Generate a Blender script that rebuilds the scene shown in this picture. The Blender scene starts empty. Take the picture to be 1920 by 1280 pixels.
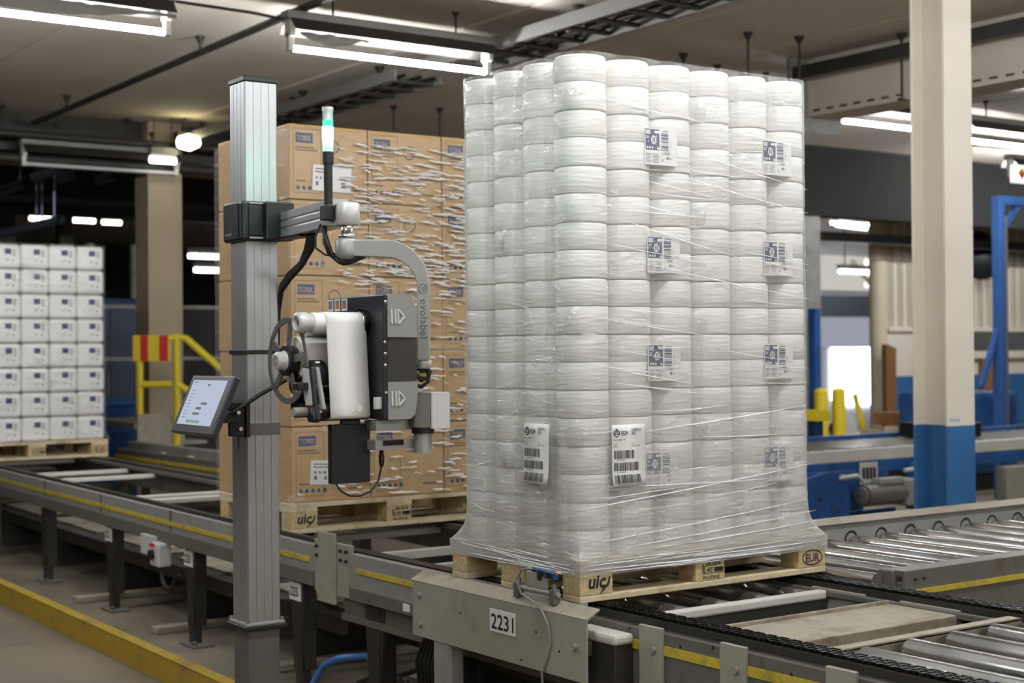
import bpy, math, random
from mathutils import Vector, Matrix, noise as NZ
R = math.radians
SC = bpy.context.scene
COL = SC.collection

# ------------------------------------------------------------------ camera, world, exposure
cd = bpy.data.cameras.new('camera'); cam = bpy.data.objects.new('camera', cd); COL.objects.link(cam)
_r = Vector((0.81688068, -0.57674915, -0.00814733)); _d = Vector((-0.00326708, 0.00949825, -0.99994955)); _f = Vector((0.57679744, 0.81686609, 0.00587465))
cam.matrix_world = Matrix(((_r.x, -_d.x, -_f.x, -3.10738), (_r.y, -_d.y, -_f.y, -4.01167), (_r.z, -_d.z, -_f.z, 1.56367), (0, 0, 0, 1)))
cd.sensor_width = 36; cd.lens = 52.385; cd.clip_start = 0.05; cd.clip_end = 200
cd.dof.use_dof = True; cd.dof.focus_distance = 5.0; cd.dof.aperture_fstop = 3.2
SC.camera = cam
W = bpy.data.worlds.new('world'); SC.world = W; W.use_nodes = True
W.node_tree.nodes['Background'].inputs[0].default_value = (0.80, 0.85, 1.0, 1); W.node_tree.nodes['Background'].inputs[1].default_value = 0.16
SC.view_settings.view_transform = 'Standard'; SC.view_settings.look = 'None'; SC.view_settings.gamma = 1; SC.view_settings.use_curve_mapping = False
SC.view_settings.exposure = 0.46
TUBE = 130.0      # emission strength of the fluorescent tubes
SC.cycles.max_bounces = 8; SC.cycles.transparent_max_bounces = 12; SC.cycles.caustics_reflective = False; SC.cycles.caustics_refractive = False
SC.cycles.sample_clamp_indirect = 6

# ------------------------------------------------------------------ helpers
def lin(c):
    return tuple(((v / 255) / 12.92 if v / 255 <= .04045 else ((v / 255 + .055) / 1.055) ** 2.4) for v in c)

def pm(name, rgb, rough=.5, metal=0, var=None, bump=None, coat=0, spec=.5, stretch=(1, 1, 1), rnd=False, dirt=None):
    m = bpy.data.materials.new(name); m.use_nodes = True; nt = m.node_tree; N = nt.nodes; L = nt.links
    b = N['Principled BSDF']; c = lin(rgb)
    b.inputs['Base Color'].default_value = (*c, 1); b.inputs['Roughness'].default_value = rough; b.inputs['Metallic'].default_value = metal
    b.inputs['Coat Weight'].default_value = coat; b.inputs['Specular IOR Level'].default_value = spec
    b.inputs['Coat Roughness'].default_value = .15
    if var or bump or dirt:
        tc = N.new('ShaderNodeTexCoord'); mp = N.new('ShaderNodeMapping'); L.new(tc.outputs['Object'], mp.inputs[0]); mp.inputs['Scale'].default_value = stretch
        vec = mp.outputs[0]
        if rnd:
            oi = N.new('ShaderNodeObjectInfo'); ad = N.new('ShaderNodeVectorMath'); ad.operation = 'ADD'
            sc = N.new('ShaderNodeVectorMath'); sc.operation = 'SCALE'; sc.inputs[0].default_value = (37, 91, 53); L.new(oi.outputs['Random'], sc.inputs['Scale'])
            L.new(vec, ad.inputs[0]); L.new(sc.outputs[0], ad.inputs[1]); vec = ad.outputs[0]
        col = None
        if var:
            n = N.new('ShaderNodeTexNoise'); n.inputs['Scale'].default_value = var[0]; n.inputs['Detail'].default_value = 5; L.new(vec, n.inputs['Vector'])
            cr = N.new('ShaderNodeValToRGB'); a = var[1]
            cr.color_ramp.elements[0].position = .3; cr.color_ramp.elements[1].position = .7
            cr.color_ramp.elements[0].color = (*[v * (1 - a) for v in c], 1); cr.color_ramp.elements[1].color = (*[min(1, v * (1 + a)) for v in c], 1)
            L.new(n.outputs['Fac'], cr.inputs[0]); L.new(cr.outputs[0], b.inputs['Base Color']); col = cr.outputs[0]
        if dirt:
            n2 = N.new('ShaderNodeTexNoise'); n2.inputs['Scale'].default_value = dirt[1]; n2.inputs['Detail'].default_value = 8; n2.inputs['Roughness'].default_value = .7; L.new(tc.outputs['Object'], n2.inputs['Vector'])
            c2 = N.new('ShaderNodeValToRGB'); c2.color_ramp.elements[0].position = .5; c2.color_ramp.elements[1].position = .68
            L.new(n2.outputs['Fac'], c2.inputs[0])
            mx = N.new('ShaderNodeMix'); mx.data_type = 'RGBA'; L.new(c2.outputs[0], mx.inputs[0])
            if col: L.new(col, mx.inputs[6])
            else: mx.inputs[6].default_value = (*c, 1)
            mx.inputs[7].default_value = (*lin(dirt[0]), 1); L.new(mx.outputs[2], b.inputs['Base Color'])
            if metal:
                iv = N.new('ShaderNodeMath'); iv.operation = 'SUBTRACT'; iv.inputs[0].default_value = metal; L.new(c2.outputs[0], iv.inputs[1]); iv.use_clamp = True; L.new(iv.outputs[0], b.inputs['Metallic'])
        if bump:
            n3 = N.new('ShaderNodeTexNoise'); n3.inputs['Scale'].default_value = bump[0]; n3.inputs['Detail'].default_value = 4; L.new(vec, n3.inputs['Vector'])
            bp = N.new('ShaderNodeBump'); bp.inputs['Strength'].default_value = bump[1]; bp.inputs['Distance'].default_value = .01
            L.new(n3.outputs['Fac'], bp.inputs['Height']); L.new(bp.outputs[0], b.inputs['Normal'])
    return m

def em(name, rgb, strength):
    m = bpy.data.materials.new(name); m.use_nodes = True; nt = m.node_tree
    nt.nodes.remove(nt.nodes['Principled BSDF']); e = nt.nodes.new('ShaderNodeEmission')
    e.inputs[0].default_value = (*lin(rgb), 1); e.inputs[1].default_value = strength
    nt.links.new(e.outputs[0], nt.nodes['Material Output'].inputs[0]); return m

def film_mat(name, base, edge, streak, sx=(7, 7, 90), haze=(238, 238, 236), low=0, gloss=.30, rough=.13):
    """clear stretch film: transparent sheet, milky haze, gloss; streaks where the layers bunch"""
    m = bpy.data.materials.new(name); m.use_nodes = True; nt = m.node_tree; N = nt.nodes; L = nt.links
    N.remove(N['Principled BSDF']); out = N['Material Output']
    tc = N.new('ShaderNodeTexCoord'); mp = N.new('ShaderNodeMapping'); mp.inputs['Scale'].default_value = sx; mp.inputs['Rotation'].default_value = (R(3), R(-4), 0); L.new(tc.outputs['Object'], mp.inputs[0])
    n = N.new('ShaderNodeTexNoise'); n.inputs['Scale'].default_value = 1; n.inputs['Detail'].default_value = 3; L.new(mp.outputs[0], n.inputs['Vector'])
    cr = N.new('ShaderNodeValToRGB'); cr.color_ramp.elements[0].position = .60; cr.color_ramp.elements[1].position = .74; L.new(n.outputs['Fac'], cr.inputs[0])
    n2 = N.new('ShaderNodeTexNoise'); n2.inputs['Scale'].default_value = 3.2; n2.inputs['Detail'].default_value = 4; L.new(tc.outputs['Object'], n2.inputs['Vector'])
    cr2 = N.new('ShaderNodeValToRGB'); cr2.color_ramp.elements[0].position = .42; cr2.color_ramp.elements[1].position = .66; L.new(n2.outputs['Fac'], cr2.inputs[0])
    ml = N.new('ShaderNodeMath'); ml.operation = 'MULTIPLY'; L.new(cr.outputs[0], ml.inputs[0]); L.new(cr2.outputs[0], ml.inputs[1])
    s1 = N.new('ShaderNodeMath'); s1.operation = 'MULTIPLY'; L.new(ml.outputs[0], s1.inputs[0]); s1.inputs[1].default_value = streak
    lw = N.new('ShaderNodeLayerWeight'); lw.inputs['Blend'].default_value = .35
    e1 = N.new('ShaderNodeMath'); e1.operation = 'MULTIPLY'; L.new(lw.outputs['Facing'], e1.inputs[0]); e1.inputs[1].default_value = edge
    a1 = N.new('ShaderNodeMath'); a1.operation = 'ADD'; L.new(s1.outputs[0], a1.inputs[0]); L.new(e1.outputs[0], a1.inputs[1])
    a2 = N.new('ShaderNodeMath'); a2.operation = 'ADD'; L.new(a1.outputs[0], a2.inputs[0]); a2.inputs[1].default_value = base; a2.use_clamp = True
    if low:                                            # more layers wound round the lower third
        sp_ = N.new('ShaderNodeSeparateXYZ'); L.new(tc.outputs['Object'], sp_.inputs[0]); mr = N.new('ShaderNodeMapRange'); mr.inputs[1].default_value = .75; mr.inputs[2].default_value = .15; mr.inputs[4].default_value = low
        L.new(sp_.outputs[2], mr.inputs[0]); a3 = N.new('ShaderNodeMath'); a3.operation = 'ADD'; a3.use_clamp = True; L.new(a2.outputs[0], a3.inputs[0]); L.new(mr.outputs[0], a3.inputs[1]); a2 = a3
    # wrinkles
    mp2 = N.new('ShaderNodeMapping'); mp2.inputs['Scale'].default_value = (9, 9, 60); mp2.inputs['Rotation'].default_value = (R(-5), R(5), 0); L.new(tc.outputs['Object'], mp2.inputs[0])
    n3 = N.new('ShaderNodeTexNoise'); n3.inputs['Scale'].default_value = 1.6; n3.inputs['Detail'].default_value = 5; n3.inputs['Distortion'].default_value = .6; L.new(mp2.outputs[0], n3.inputs['Vector'])
    bp = N.new('ShaderNodeBump'); bp.inputs['Strength'].default_value = .55; bp.inputs['Distance'].default_value = .008; L.new(n3.outputs['Fac'], bp.inputs['Height'])
    tr = N.new('ShaderNodeBsdfTransparent'); tr.inputs[0].default_value = (.985, .985, .985, 1)
    df = N.new('ShaderNodeBsdfDiffuse'); df.inputs[0].default_value = (*lin(haze), 1); L.new(bp.outputs[0], df.inputs['Normal'])
    gl = N.new('ShaderNodeBsdfGlossy'); gl.inputs[1].default_value = rough; gl.inputs[0].default_value = (.95, .95, .95, 1); L.new(bp.outputs[0], gl.inputs['Normal'])
    m1 = N.new('ShaderNodeMixShader'); m1.inputs[0].default_value = gloss; L.new(df.outputs[0], m1.inputs[1]); L.new(gl.outputs[0], m1.inputs[2])
    m2 = N.new('ShaderNodeMixShader'); L.new(a2.outputs[0], m2.inputs[0]); L.new(tr.outputs[0], m2.inputs[1]); L.new(m1.outputs[0], m2.inputs[2])
    L.new(m2.outputs[0], out.inputs[0]); return m

ORG = {}
class G:
    """collects shapes in world metres; build() links them as one mesh object"""
    def __init__(s): s.v = []; s.f = []; s.sm = []
    def add(s, vs, fs, smooth=False):
        o = len(s.v); s.v += [tuple(p) for p in vs]; s.f += [tuple(i + o for i in f) for f in fs]; s.sm += [smooth] * len(fs); return s
    def box(s, x0, x1, y0, y1, z0, z1):
        return s.add([(x0, y0, z0), (x1, y0, z0), (x1, y1, z0), (x0, y1, z0), (x0, y0, z1), (x1, y0, z1), (x1, y1, z1), (x0, y1, z1)],
                     [(0, 3, 2, 1), (4, 5, 6, 7), (0, 1, 5, 4), (1, 2, 6, 5), (2, 3, 7, 6), (3, 0, 4, 7)])
    def cbox(s, c, a, b, n):
        c, a, b, n = Vector(c), Vector(a), Vector(b), Vector(n)
        return s.add([c - a - b - n, c + a - b - n, c + a + b - n, c - a + b - n, c - a - b + n, c + a - b + n, c + a + b + n, c - a + b + n],
                     [(0, 3, 2, 1), (4, 5, 6, 7), (0, 1, 5, 4), (1, 2, 6, 5), (2, 3, 7, 6), (3, 0, 4, 7)])
    def bar(s, p0, p1, w, h, up=(0, 0, 1)):
        p0, p1 = Vector(p0), Vector(p1); d = (p1 - p0); u = Vector(up); a = d.cross(u).normalized(); u2 = a.cross(d).normalized()
        return s.cbox((p0 + p1) / 2, d / 2, a * w / 2, u2 * h / 2)
    def cyl(s, p0, p1, r, r2=None, n=16, caps=True):
        p0, p1 = Vector(p0), Vector(p1); r2 = r if r2 is None else r2
        d = (p1 - p0).normalized(); a = d.orthogonal().normalized(); b = d.cross(a)
        ring = lambda p, q: [p + (a * math.cos(2 * math.pi * i / n) + b * math.sin(2 * math.pi * i / n)) * q for i in range(n)]
        s.add(ring(p0, r) + ring(p1, r2), [(i, (i + 1) % n, n + (i + 1) % n, n + i) for i in range(n)], True)
        if caps:
            s.add(ring(p0, r), [tuple(reversed(range(n)))]); s.add(ring(p1, r2), [tuple(range(n))])
        return s
    def lathe(s, prof, o, ax=(0, 0, 1), n=24, smooth=True):
        o, d = Vector(o), Vector(ax).normalized(); a = d.orthogonal().normalized(); b = d.cross(a); vs = []; fs = []
        for r, h in prof:
            vs += [o + d * h + (a * math.cos(2 * math.pi * i / n) + b * math.sin(2 * math.pi * i / n)) * r for i in range(n)]
        for k in range(len(prof) - 1):
            fs += [(k * n + i, k * n + (i + 1) % n, (k + 1) * n + (i + 1) % n, (k + 1) * n + i) for i in range(n)]
        return s.add(vs, fs, smooth)
    def tube(s, pts, r, n=8, closed=False):
        P = [Vector(p) for p in pts]; m = len(P); vs = []; fs = []; a = None
        for i, p in enumerate(P):
            t = (P[min(i + 1, m - 1)] - P[max(i - 1, 0)]).normalized()
            a = t.orthogonal().normalized() if a is None else (a - t * a.dot(t)).normalized()
            b = t.cross(a); rr = r[i] if isinstance(r, (list, tuple)) else r
            vs += [p + (a * math.cos(2 * math.pi * k / n) + b * math.sin(2 * math.pi * k / n)) * rr for k in range(n)]
        for i in range(m - 1):
            fs += [(i * n + k, i * n + (k + 1) % n, (i + 1) * n + (k + 1) % n, (i + 1) * n + k) for k in range(n)]
        s.add(vs, fs, True)
        s.add(vs[:n], [tuple(reversed(range(n)))]); s.add(vs[-n:], [tuple(range(n))]); return s
    def prism(s, poly, o, u, v, w, smooth=False):
        o, u, v, w = Vector(o), Vector(u), Vector(v), Vector(w); n = len(poly)
        a = [o + u * p[0] + v * p[1] for p in poly]
        s.add(a + [q + w for q in a], [(i, (i + 1) % n, n + (i + 1) % n, n + i) for i in range(n)], smooth)
        s.add(a, [tuple(reversed(range(n)))]); s.add([q + w for q in a], [tuple(range(n))]); return s
    def quad(s, o, u, v, w=1, h=1, x=0, y=0):
        o, u, v = Vector(o), Vector(u), Vector(v); p = o + u * x + v * y
        return s.add([p, p + u * w, p + u * w + v * h, p + v * h], [(0, 1, 2, 3)])
    def disc(s, o, u, v, cx, cy, rx, ry=None, n=20):
        o, u, v = Vector(o), Vector(u), Vector(v); ry = rx if ry is None else ry
        return s.add([o + u * (cx + rx * math.cos(2 * math.pi * i / n)) + v * (cy + ry * math.sin(2 * math.pi * i / n)) for i in range(n)], [tuple(range(n))])
    def ring2(s, o, u, v, cx, cy, rx, ry, t, n=28):
        o, u, v = Vector(o), Vector(u), Vector(v); f = lambda q: [o + u * (cx + (rx - q) * math.cos(2 * math.pi * i / n)) + v * (cy + (ry - q) * math.sin(2 * math.pi * i / n)) for i in range(n)]
        return s.add(f(0) + f(t), [(i, (i + 1) % n, n + (i + 1) % n, n + i) for i in range(n)])
    def text(s, st, size, o, u, v, x=0, y=0, sx=1, bold=0):
        vs, fs = glyphs(st, bold); o, u, v = Vector(o), Vector(u), Vector(v)
        return s.add([o + u * (x + a * size * sx) + v * (y + b * size) for a, b in vs], fs)
    def build(s, name, mat, parent=None, bevel=0, local=False, kind=None, seg=2):
        me = bpy.data.meshes.new(name); ob = bpy.data.objects.new(name, me); COL.objects.link(ob)
        if parent is not None:
            ob.parent = parent; org = ORG.get(parent.name, Vector((0, 0, 0)))
            if local: org = Vector((0, 0, 0))
        else:
            xs = [p[0] for p in s.v]; ys = [p[1] for p in s.v]; zs = [p[2] for p in s.v]
            org = Vector(((min(xs) + max(xs)) / 2, (min(ys) + max(ys)) / 2, min(zs))); ob.location = org
        ORG[ob.name] = org
        me.from_pydata([(p[0] - org.x, p[1] - org.y, p[2] - org.z) for p in s.v], [], s.f)
        me.polygons.foreach_set('use_smooth', s.sm); me.materials.append(mat); me.update()
        if bevel:
            b = ob.modifiers.new('edge', 'BEVEL'); b.width = bevel; b.segments = seg; b.limit_method = 'ANGLE'; b.angle_limit = R(40)
        if kind: ob['kind'] = kind
        return ob

_GL = {}
def glyphs(st, bold=0):
    if (st, bold) not in _GL:
        c = bpy.data.curves.new('t', 'FONT'); c.body = st; c.size = 1; c.resolution_u = 2; c.offset = bold; c.fill_mode = 'FRONT'
        o = bpy.data.objects.new('t', c); COL.objects.link(o)
        me = o.to_mesh(); _GL[(st, bold)] = ([(v.co.x, v.co.y) for v in me.vertices], [tuple(p.vertices) for p in me.polygons])
        o.to_mesh_clear(); bpy.data.objects.remove(o); bpy.data.curves.remove(c)
    return _GL[(st, bold)]

def tag(o, label, cat, group=None, kind=None):
    o['label'] = label; o['category'] = cat
    if group: o['group'] = group
    if kind: o['kind'] = kind
    return o
def thing(name, loc, label, cat, group=None, rz=0):
    o = bpy.data.objects.new(name, None); COL.objects.link(o); o.location = loc; o.rotation_euler = (0, 0, rz); o.empty_display_size = .1
    ORG[o.name] = Vector(loc); return tag(o, label, cat, group)
def struct(name, g, mat, parent=None, bevel=0):
    o = g.build(name, mat, parent, bevel)
    if parent is None: o['kind'] = 'structure'
    return o
KIDS = {}
def copy_tree(o, loc, label, group=None, rz=None):
    c = o.copy(); COL.objects.link(c); c.location = loc; c['label'] = label
    if group: c['group'] = group
    if rz is not None: c.rotation_euler = (0, 0, rz)
    ORG[c.name] = Vector(loc)
    if o.name not in KIDS: KIDS[o.name] = [(k, list(k.children)) for k in o.children]
    for k, subs in KIDS[o.name]:
        d = k.copy(); COL.objects.link(d); d.parent = c
        for q in subs:
            e = q.copy(); COL.objects.link(e); e.parent = d
    return c
ORD = ['topmost', 'second from the top', 'third from the top', 'fourth from the top', 'fifth from the top', 'sixth from the top', 'seventh from the top', 'eighth from the top', 'ninth from the top',
       'tenth from the top', 'eighth from the bottom', 'seventh from the bottom', 'sixth from the bottom', 'fifth from the bottom', 'fourth from the bottom', 'third from the bottom', 'second from the bottom', 'lowest']
X, Y, Z3 = (1, 0, 0), (0, 1, 0), (0, 0, 1)
rng = random.Random(7)

# ------------------------------------------------------------------ materials
M = dict(
    floor=pm('concrete floor', (116, 106, 92), .55, var=(1.3, .22), bump=(60, .08), dirt=((96, 86, 74), 2.2)),
    ceil=pm('ceiling concrete', (228, 218, 202), .85, var=(.8, .08), bump=(30, .1)),
    cream=pm('cream paint', (238, 230, 214), .45, var=(1.5, .05)),
    blue=pm('blue paint', (58, 110, 164), .42, var=(3, .12), bump=(90, .06)),
    dblue=pm('dark blue steel', (30, 56, 100), .45, var=(3, .2)),
    mblue=pm('machine blue', (38, 86, 148), .4, var=(5, .2), dirt=((30, 52, 84), 4)),
    wall=pm('corrugated wall cream', (196, 188, 168), .5, var=(2, .06)),
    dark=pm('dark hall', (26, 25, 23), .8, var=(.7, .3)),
    dsteel=pm('dark steel', (58, 56, 52), .5, .3, var=(6, .2)),
    steel=pm('grey painted steel', (152, 151, 146), .45, .15, var=(5, .08), dirt=((130, 125, 114), 6)),
    steel2=pm('weathered grey steel', (108, 106, 100), .5, .2, var=(7, .1), dirt=((90, 83, 70), 7)),
    olive=pm('grey green guard plate', (160, 159, 146), .42, .1, var=(6, .06), dirt=((146, 142, 124), 6)),
    dusty=pm('dusty steel plate', (158, 150, 134), .6, .1, var=(5, .18), stretch=(3, 40, 10), dirt=((120, 108, 88), 6)),
    white=pm('white painted bar', (205, 203, 194), .4, var=(5, .08)),
    galv=pm('galvanised roller', (196, 196, 194), .24, .9, var=(1.0, .30), stretch=(.15, 4.5, .15), rnd=True),
    alu=pm('anodised aluminium', (190, 191, 192), .46, .85, var=(3, .03), stretch=(20, 20, 1)),
    cast=pm('cast aluminium', (166, 167, 162), .42, .5, var=(8, .05)),
    silver=pm('silver paint', (206, 206, 202), .35, .2),
    black=pm('black plastic', (22, 23, 25), .42),
    blackg=pm('black gloss', (12, 12, 14), .2),
    rubber=pm('black cable', (18, 18, 19), .5),
    shell=pm('grey plastic shell', (140, 141, 137), .45),
    shell2=pm('light grey plastic', (200, 200, 198), .4),
    navy=pm('navy plate', (24, 28, 36), .4),
    chrome=pm('chrome', (215, 215, 212), .15, 1),
    brass=pm('brass', (200, 170, 90), .25, 1),
    paper=pm('white label paper', (236, 235, 231), .55),
    ink=pm('black ink', (26, 26, 28), .7), ink2=pm('grey ink', (120, 120, 122), .7), navyink=pm('navy ink', (34, 52, 92), .6),
    kraft=pm('kraft board', (196, 162, 112), .62, var=(9, .07), stretch=(1, 1, 6)), kraft2=pm('dark kraft tape', (150, 116, 72), .7),  # kraft2: darker kraft tone for the carton tape
    bink=pm('blue board print', (58, 74, 120), .7), brink=pm('brown board print', (112, 92, 70), .7),
    wood=pm('pallet timber', (216, 200, 166), .65, var=(5, .16), stretch=(2, 30, 30), bump=(40, .2), dirt=((170, 144, 102), 4)),
    chip=pm('chipboard block', (198, 176, 134), .7, var=(60, .22), bump=(120, .2)),
    yell=pm('yellow paint', (168, 144, 34), .5, var=(3, .2), dirt=((140, 112, 56), 3)),
    ystripe=pm('yellow stripe', (196, 176, 60), .5, var=(20, .15), dirt=((140, 124, 70), 18)),
    ypole=pm('yellow enamel', (228, 204, 44), .4, var=(4, .06)),
    red=pm('red enamel', (200, 34, 26), .4),
    roll=pm('paper roll in shrink film', (236, 235, 229), .5, var=(3, .02), bump=(14, .5), stretch=(1, 1, 7), rnd=True, coat=.35),
    bundle=pm('white bundle', (232, 231, 227), .45, var=(5, .05), bump=(16, .4), rnd=True, coat=.3),
    screen=em('screen', (196, 206, 226), .62),
    timber=pm('brown timber', (140, 98, 62), .6, var=(6, .15), stretch=(8, 8, 1)),
    tube=em('fluorescent tube', (248, 251, 255), TUBE),
    daylight=em('daylight window', (240, 248, 255), 9.0),
    green=em('green beacon', (90, 235, 190), 1.1), greenw=em('beacon core', (110, 255, 210), 80.0),
    reflector=pm('reflector sheet', (70, 68, 64), .4, .5),
    housing=pm('lamp housing', (126, 124, 120), .45, .3),
    plast=pm('lamp foil', (150, 148, 144), .25, .2),
    chain=pm('oily chain', (34, 33, 31), .35, .7, var=(60, .3)),
    lilac=pm('pale far wall', (196, 196, 208), .6, var=(1, .05)),
    green2=pm('label teal', (110, 180, 160), .6),
)
_b = M['alu'].node_tree.nodes['Principled BSDF']; _b.inputs['Anisotropic'].default_value = .7
def clear_mat():
    m = bpy.data.materials.new('clear beacon'); m.use_nodes = True; b = m.node_tree.nodes['Principled BSDF']
    b.inputs['Base Color'].default_value = (.9, .95, .95, 1); b.inputs['Roughness'].default_value = .12; b.inputs['Alpha'].default_value = .45; return m
M['clear'] = clear_mat()
M['film'] = film_mat('stretch film', .105, .46, .7, low=.22)
M['film2'] = film_mat('stretch film old', .06, .16, .8, sx=(9, 9, 55), gloss=.5)
M['film3'] = film_mat('film thick', .26, .25, .5, sx=(20, 20, 40), gloss=.45, rough=.2)
M['film5'] = film_mat('film pucker', .10, .20, .9, sx=(26, 26, 34), gloss=.7, rough=.22)
M['film4'] = film_mat('film rope glint', .85, .1, .2, haze=(252, 252, 252), gloss=.25, rough=.3)  # near-opaque white puts the lamp glint into the fold colour

# ------------------------------------------------------------------ room shell
struct('floor', G().box(-14, 24, -10, 27, -.1, 0), M['floor'])
CZ = 3.88
ceil = struct('ceiling', G().box(-14, 24, -10, 27, CZ + .1, CZ + .2), M['ceil'])
pg = G().box(-.595, .595, -18.5, 18.5, 0, .1)
me0 = None
for i in range(31):                                   # precast ceiling planks with open joints
    x = -13.4 + 1.2 * i
    if me0 is None:
        p = pg.build('ceiling_plank', M['ceil'], ceil, .015, local=True, seg=1); me0 = p
    else:
        p = me0.copy(); COL.objects.link(p)
    p.location = (x - ceil.location.x, 8.5 - ceil.location.y, CZ + rng.uniform(0, .006) - ceil.location.z)
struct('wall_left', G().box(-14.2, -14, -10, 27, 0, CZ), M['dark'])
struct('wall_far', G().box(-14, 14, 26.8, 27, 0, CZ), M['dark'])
struct('wall_front', G().box(-14, 24, -10.2, -10, 0, CZ), M['ceil'])
struct('wall_right', G().box(23.8, 24, -10, 15, 0, CZ), M['cream'])
# corrugated wall behind the column: dado, flat band, ribbed sheet
WY = 9.2
wb = struct('wall_back', G().box(12.27, 23.8, WY, WY + .15, 0, CZ), M['cream'])
struct('dado', G().box(12.27, 23.8, WY - .012, WY, 0, 1.175), M['blue'], wb)
struct('ledge', G().box(12.27, 23.8, WY - .06, WY, 1.77, 1.83), M['cream'], wb)
rib = [(0, 0), (.03, .035), (.09, .035), (.12, 0)]
g0 = None
for i in range(62):
    x = 12.3 + i * .185
    if g0 is None:
        g0 = G().prism(rib, (x, WY, 1.83), X, (0, -1, 0), (0, 0, CZ - 1.84)).build('wall_panel', M['wall'], wb); g0.location = (0, 0, 0)
    else:
        q = g0.copy(); COL.objects.link(q); q.location = (i * .185, 0, 0)
wn = struct('window_1', G().box(13.95, 18.5, WY - .05, WY, 1.50, 1.76), pm('dusty window glass', (96, 98, 96), .2, var=(2, .2)))
struct('window_frame', G().box(13.9, 18.5, WY - .09, WY - .03, 1.40, 1.50), M['cream'], wn)
for i in range(6):
    struct('mullion', G().box(14.45 + i * .72, 14.51 + i * .72, WY - .08, WY - .04, 1.50, 1.76), M['cream'], wn)
struct('trim_1', G().cyl((12.17, WY + .05, 0), (12.17, WY + .05, CZ), .115, n=24), pm('door post cream', (222, 208, 178), .5, var=(2, .06)), bevel=.01)
# hall beyond the opening with its daylight window
fr = struct('wall_north', G().box(13, 22, 15, 15.2, 0, CZ), M['lilac'])
struct('window_2', G().box(17.5, 18.95, 14.95, 15, .5, 1.56), M['daylight'])
struct('trim_2', G().box(17.2, 19.2, 14.8, 15, 2.62, 3.25), em('glowing cream panel', (232, 230, 222), .5))  # glow put into the cream panel to brighten the far hall
struct('brace', G().bar((17.75, 14.7, 3.15), (18.35, 14.7, 2.65), .08, .06, up=(0, 1, 0)), M['ceil'])['kind'] = 'structure'
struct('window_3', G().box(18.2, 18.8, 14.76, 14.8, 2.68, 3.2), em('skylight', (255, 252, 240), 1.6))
struct('beam', G().box(15, 20, 14.5, 14.65, 2.12, 2.5), pm('blue grey beam', (92, 100, 116), .5))
struct('glow_panel', G().box(17.15, 19.3, 14.94, 14.99, 1.57, 2.12), em('glowing lilac panel', (196, 198, 214), .42))  # pale panel with added glow that brightens the opening
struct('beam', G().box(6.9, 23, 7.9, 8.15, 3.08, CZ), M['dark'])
struct('beam', G().box(6.9, 23, 8.6, 8.7, 2.86, 2.98), M['dsteel'])
struct('trim_4', G().bar((8.22, 7.25, 2.84), (7.62, 7.25, 3.92), .10, .08, up=(0, 1, 0)), M['ceil']); struct('trim_5', G().box(8.2, 8.32, 7.2, 7.3, 2.8, CZ), M['ceil'])
# concrete girder over the blue column
gd = struct('beam', G().box(5.76, 6.10, -9, 4.4, 3.42, CZ), M['ceil'])
struct('flange', G().box(5.60, 5.76, -9, 4.4, 3.73, 3.76), M['steel'], gd)
struct('flange', G().box(5.58, 5.60, -9, 4.4, 3.70, 3.80), M['dsteel'], gd)
g = G()
for k in range(60): g.box(5.754, 5.76, -4 + k * .14, -3.93 + k * .14, 3.455, 3.47)
struct('slot_row', g, M['ink'], gd)['kind'] = 'stuff'
struct('end_plate', G().box(5.56, 6.16, 4.39, 4.43, 3.3, CZ), M['steel'], gd)
# down-stand beam and pipes across the hall
struct('beam', G().box(-14, 9, 10.35, 10.6, 3.52, CZ), M['dsteel'])
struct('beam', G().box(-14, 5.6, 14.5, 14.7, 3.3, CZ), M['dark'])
# columns
def pillar(x0, x1, y0, y1, zb, mats, lab):
    p = struct('pillar', G().box(x0, x1, y0, y1, zb, CZ), mats[0], bevel=.006)
    if zb: struct('painted_base', G().box(x0 - .002, x1 + .002, y0 - .002, y1 + .002, 0, zb), mats[1], p, .006)
    p['label'] = lab; return p
# blue-footed column: H section, flange towards the aisle
cx0, cx1, cy0, cy1 = 3.945, 4.195, 1.60, 1.85
pc = struct('pillar', G().box(cx0, cx1, cy0, cy0 + .018, 1.10, CZ).box(cx0, cx1, cy1 - .018, cy1, 1.10, CZ).box(cx0 + .09, cx1 - .09, cy0 + .01, cy1 - .01, 1.10, CZ), M['cream'], bevel=.003)
struct('painted_base', G().box(cx0 - .001, cx1 + .001, cy0 - .001, cy0 + .019, 0, 1.10).box(cx0 - .001, cx1 + .001, cy1 - .019, cy1 + .001, 0, 1.10).box(cx0 + .089, cx1 - .089, cy0 + .01, cy1 - .01, 0, 1.10), M['blue'], pc, .003)
struct('stencil', G().box(cx0 + .02, cx0 + .11, cy0 - .001, cy0, 1.125, 1.145), pm('faint stencil', (190, 196, 204), .5), pc)
pillar(2.50, 2.86, 10.2, 10.55, 0, (pm('dull column paint', (170, 154, 128), .6, var=(2, .06)),), 'pale column')
pillar(9.45, 9.70, 7.95, 8.2, 0, (M['steel'],), 'grey post by the opening')
struct('trim_3', G().box(9.22, 9.31, 7.6, 7.7, 0, 2.0), M['mblue'])

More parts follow.
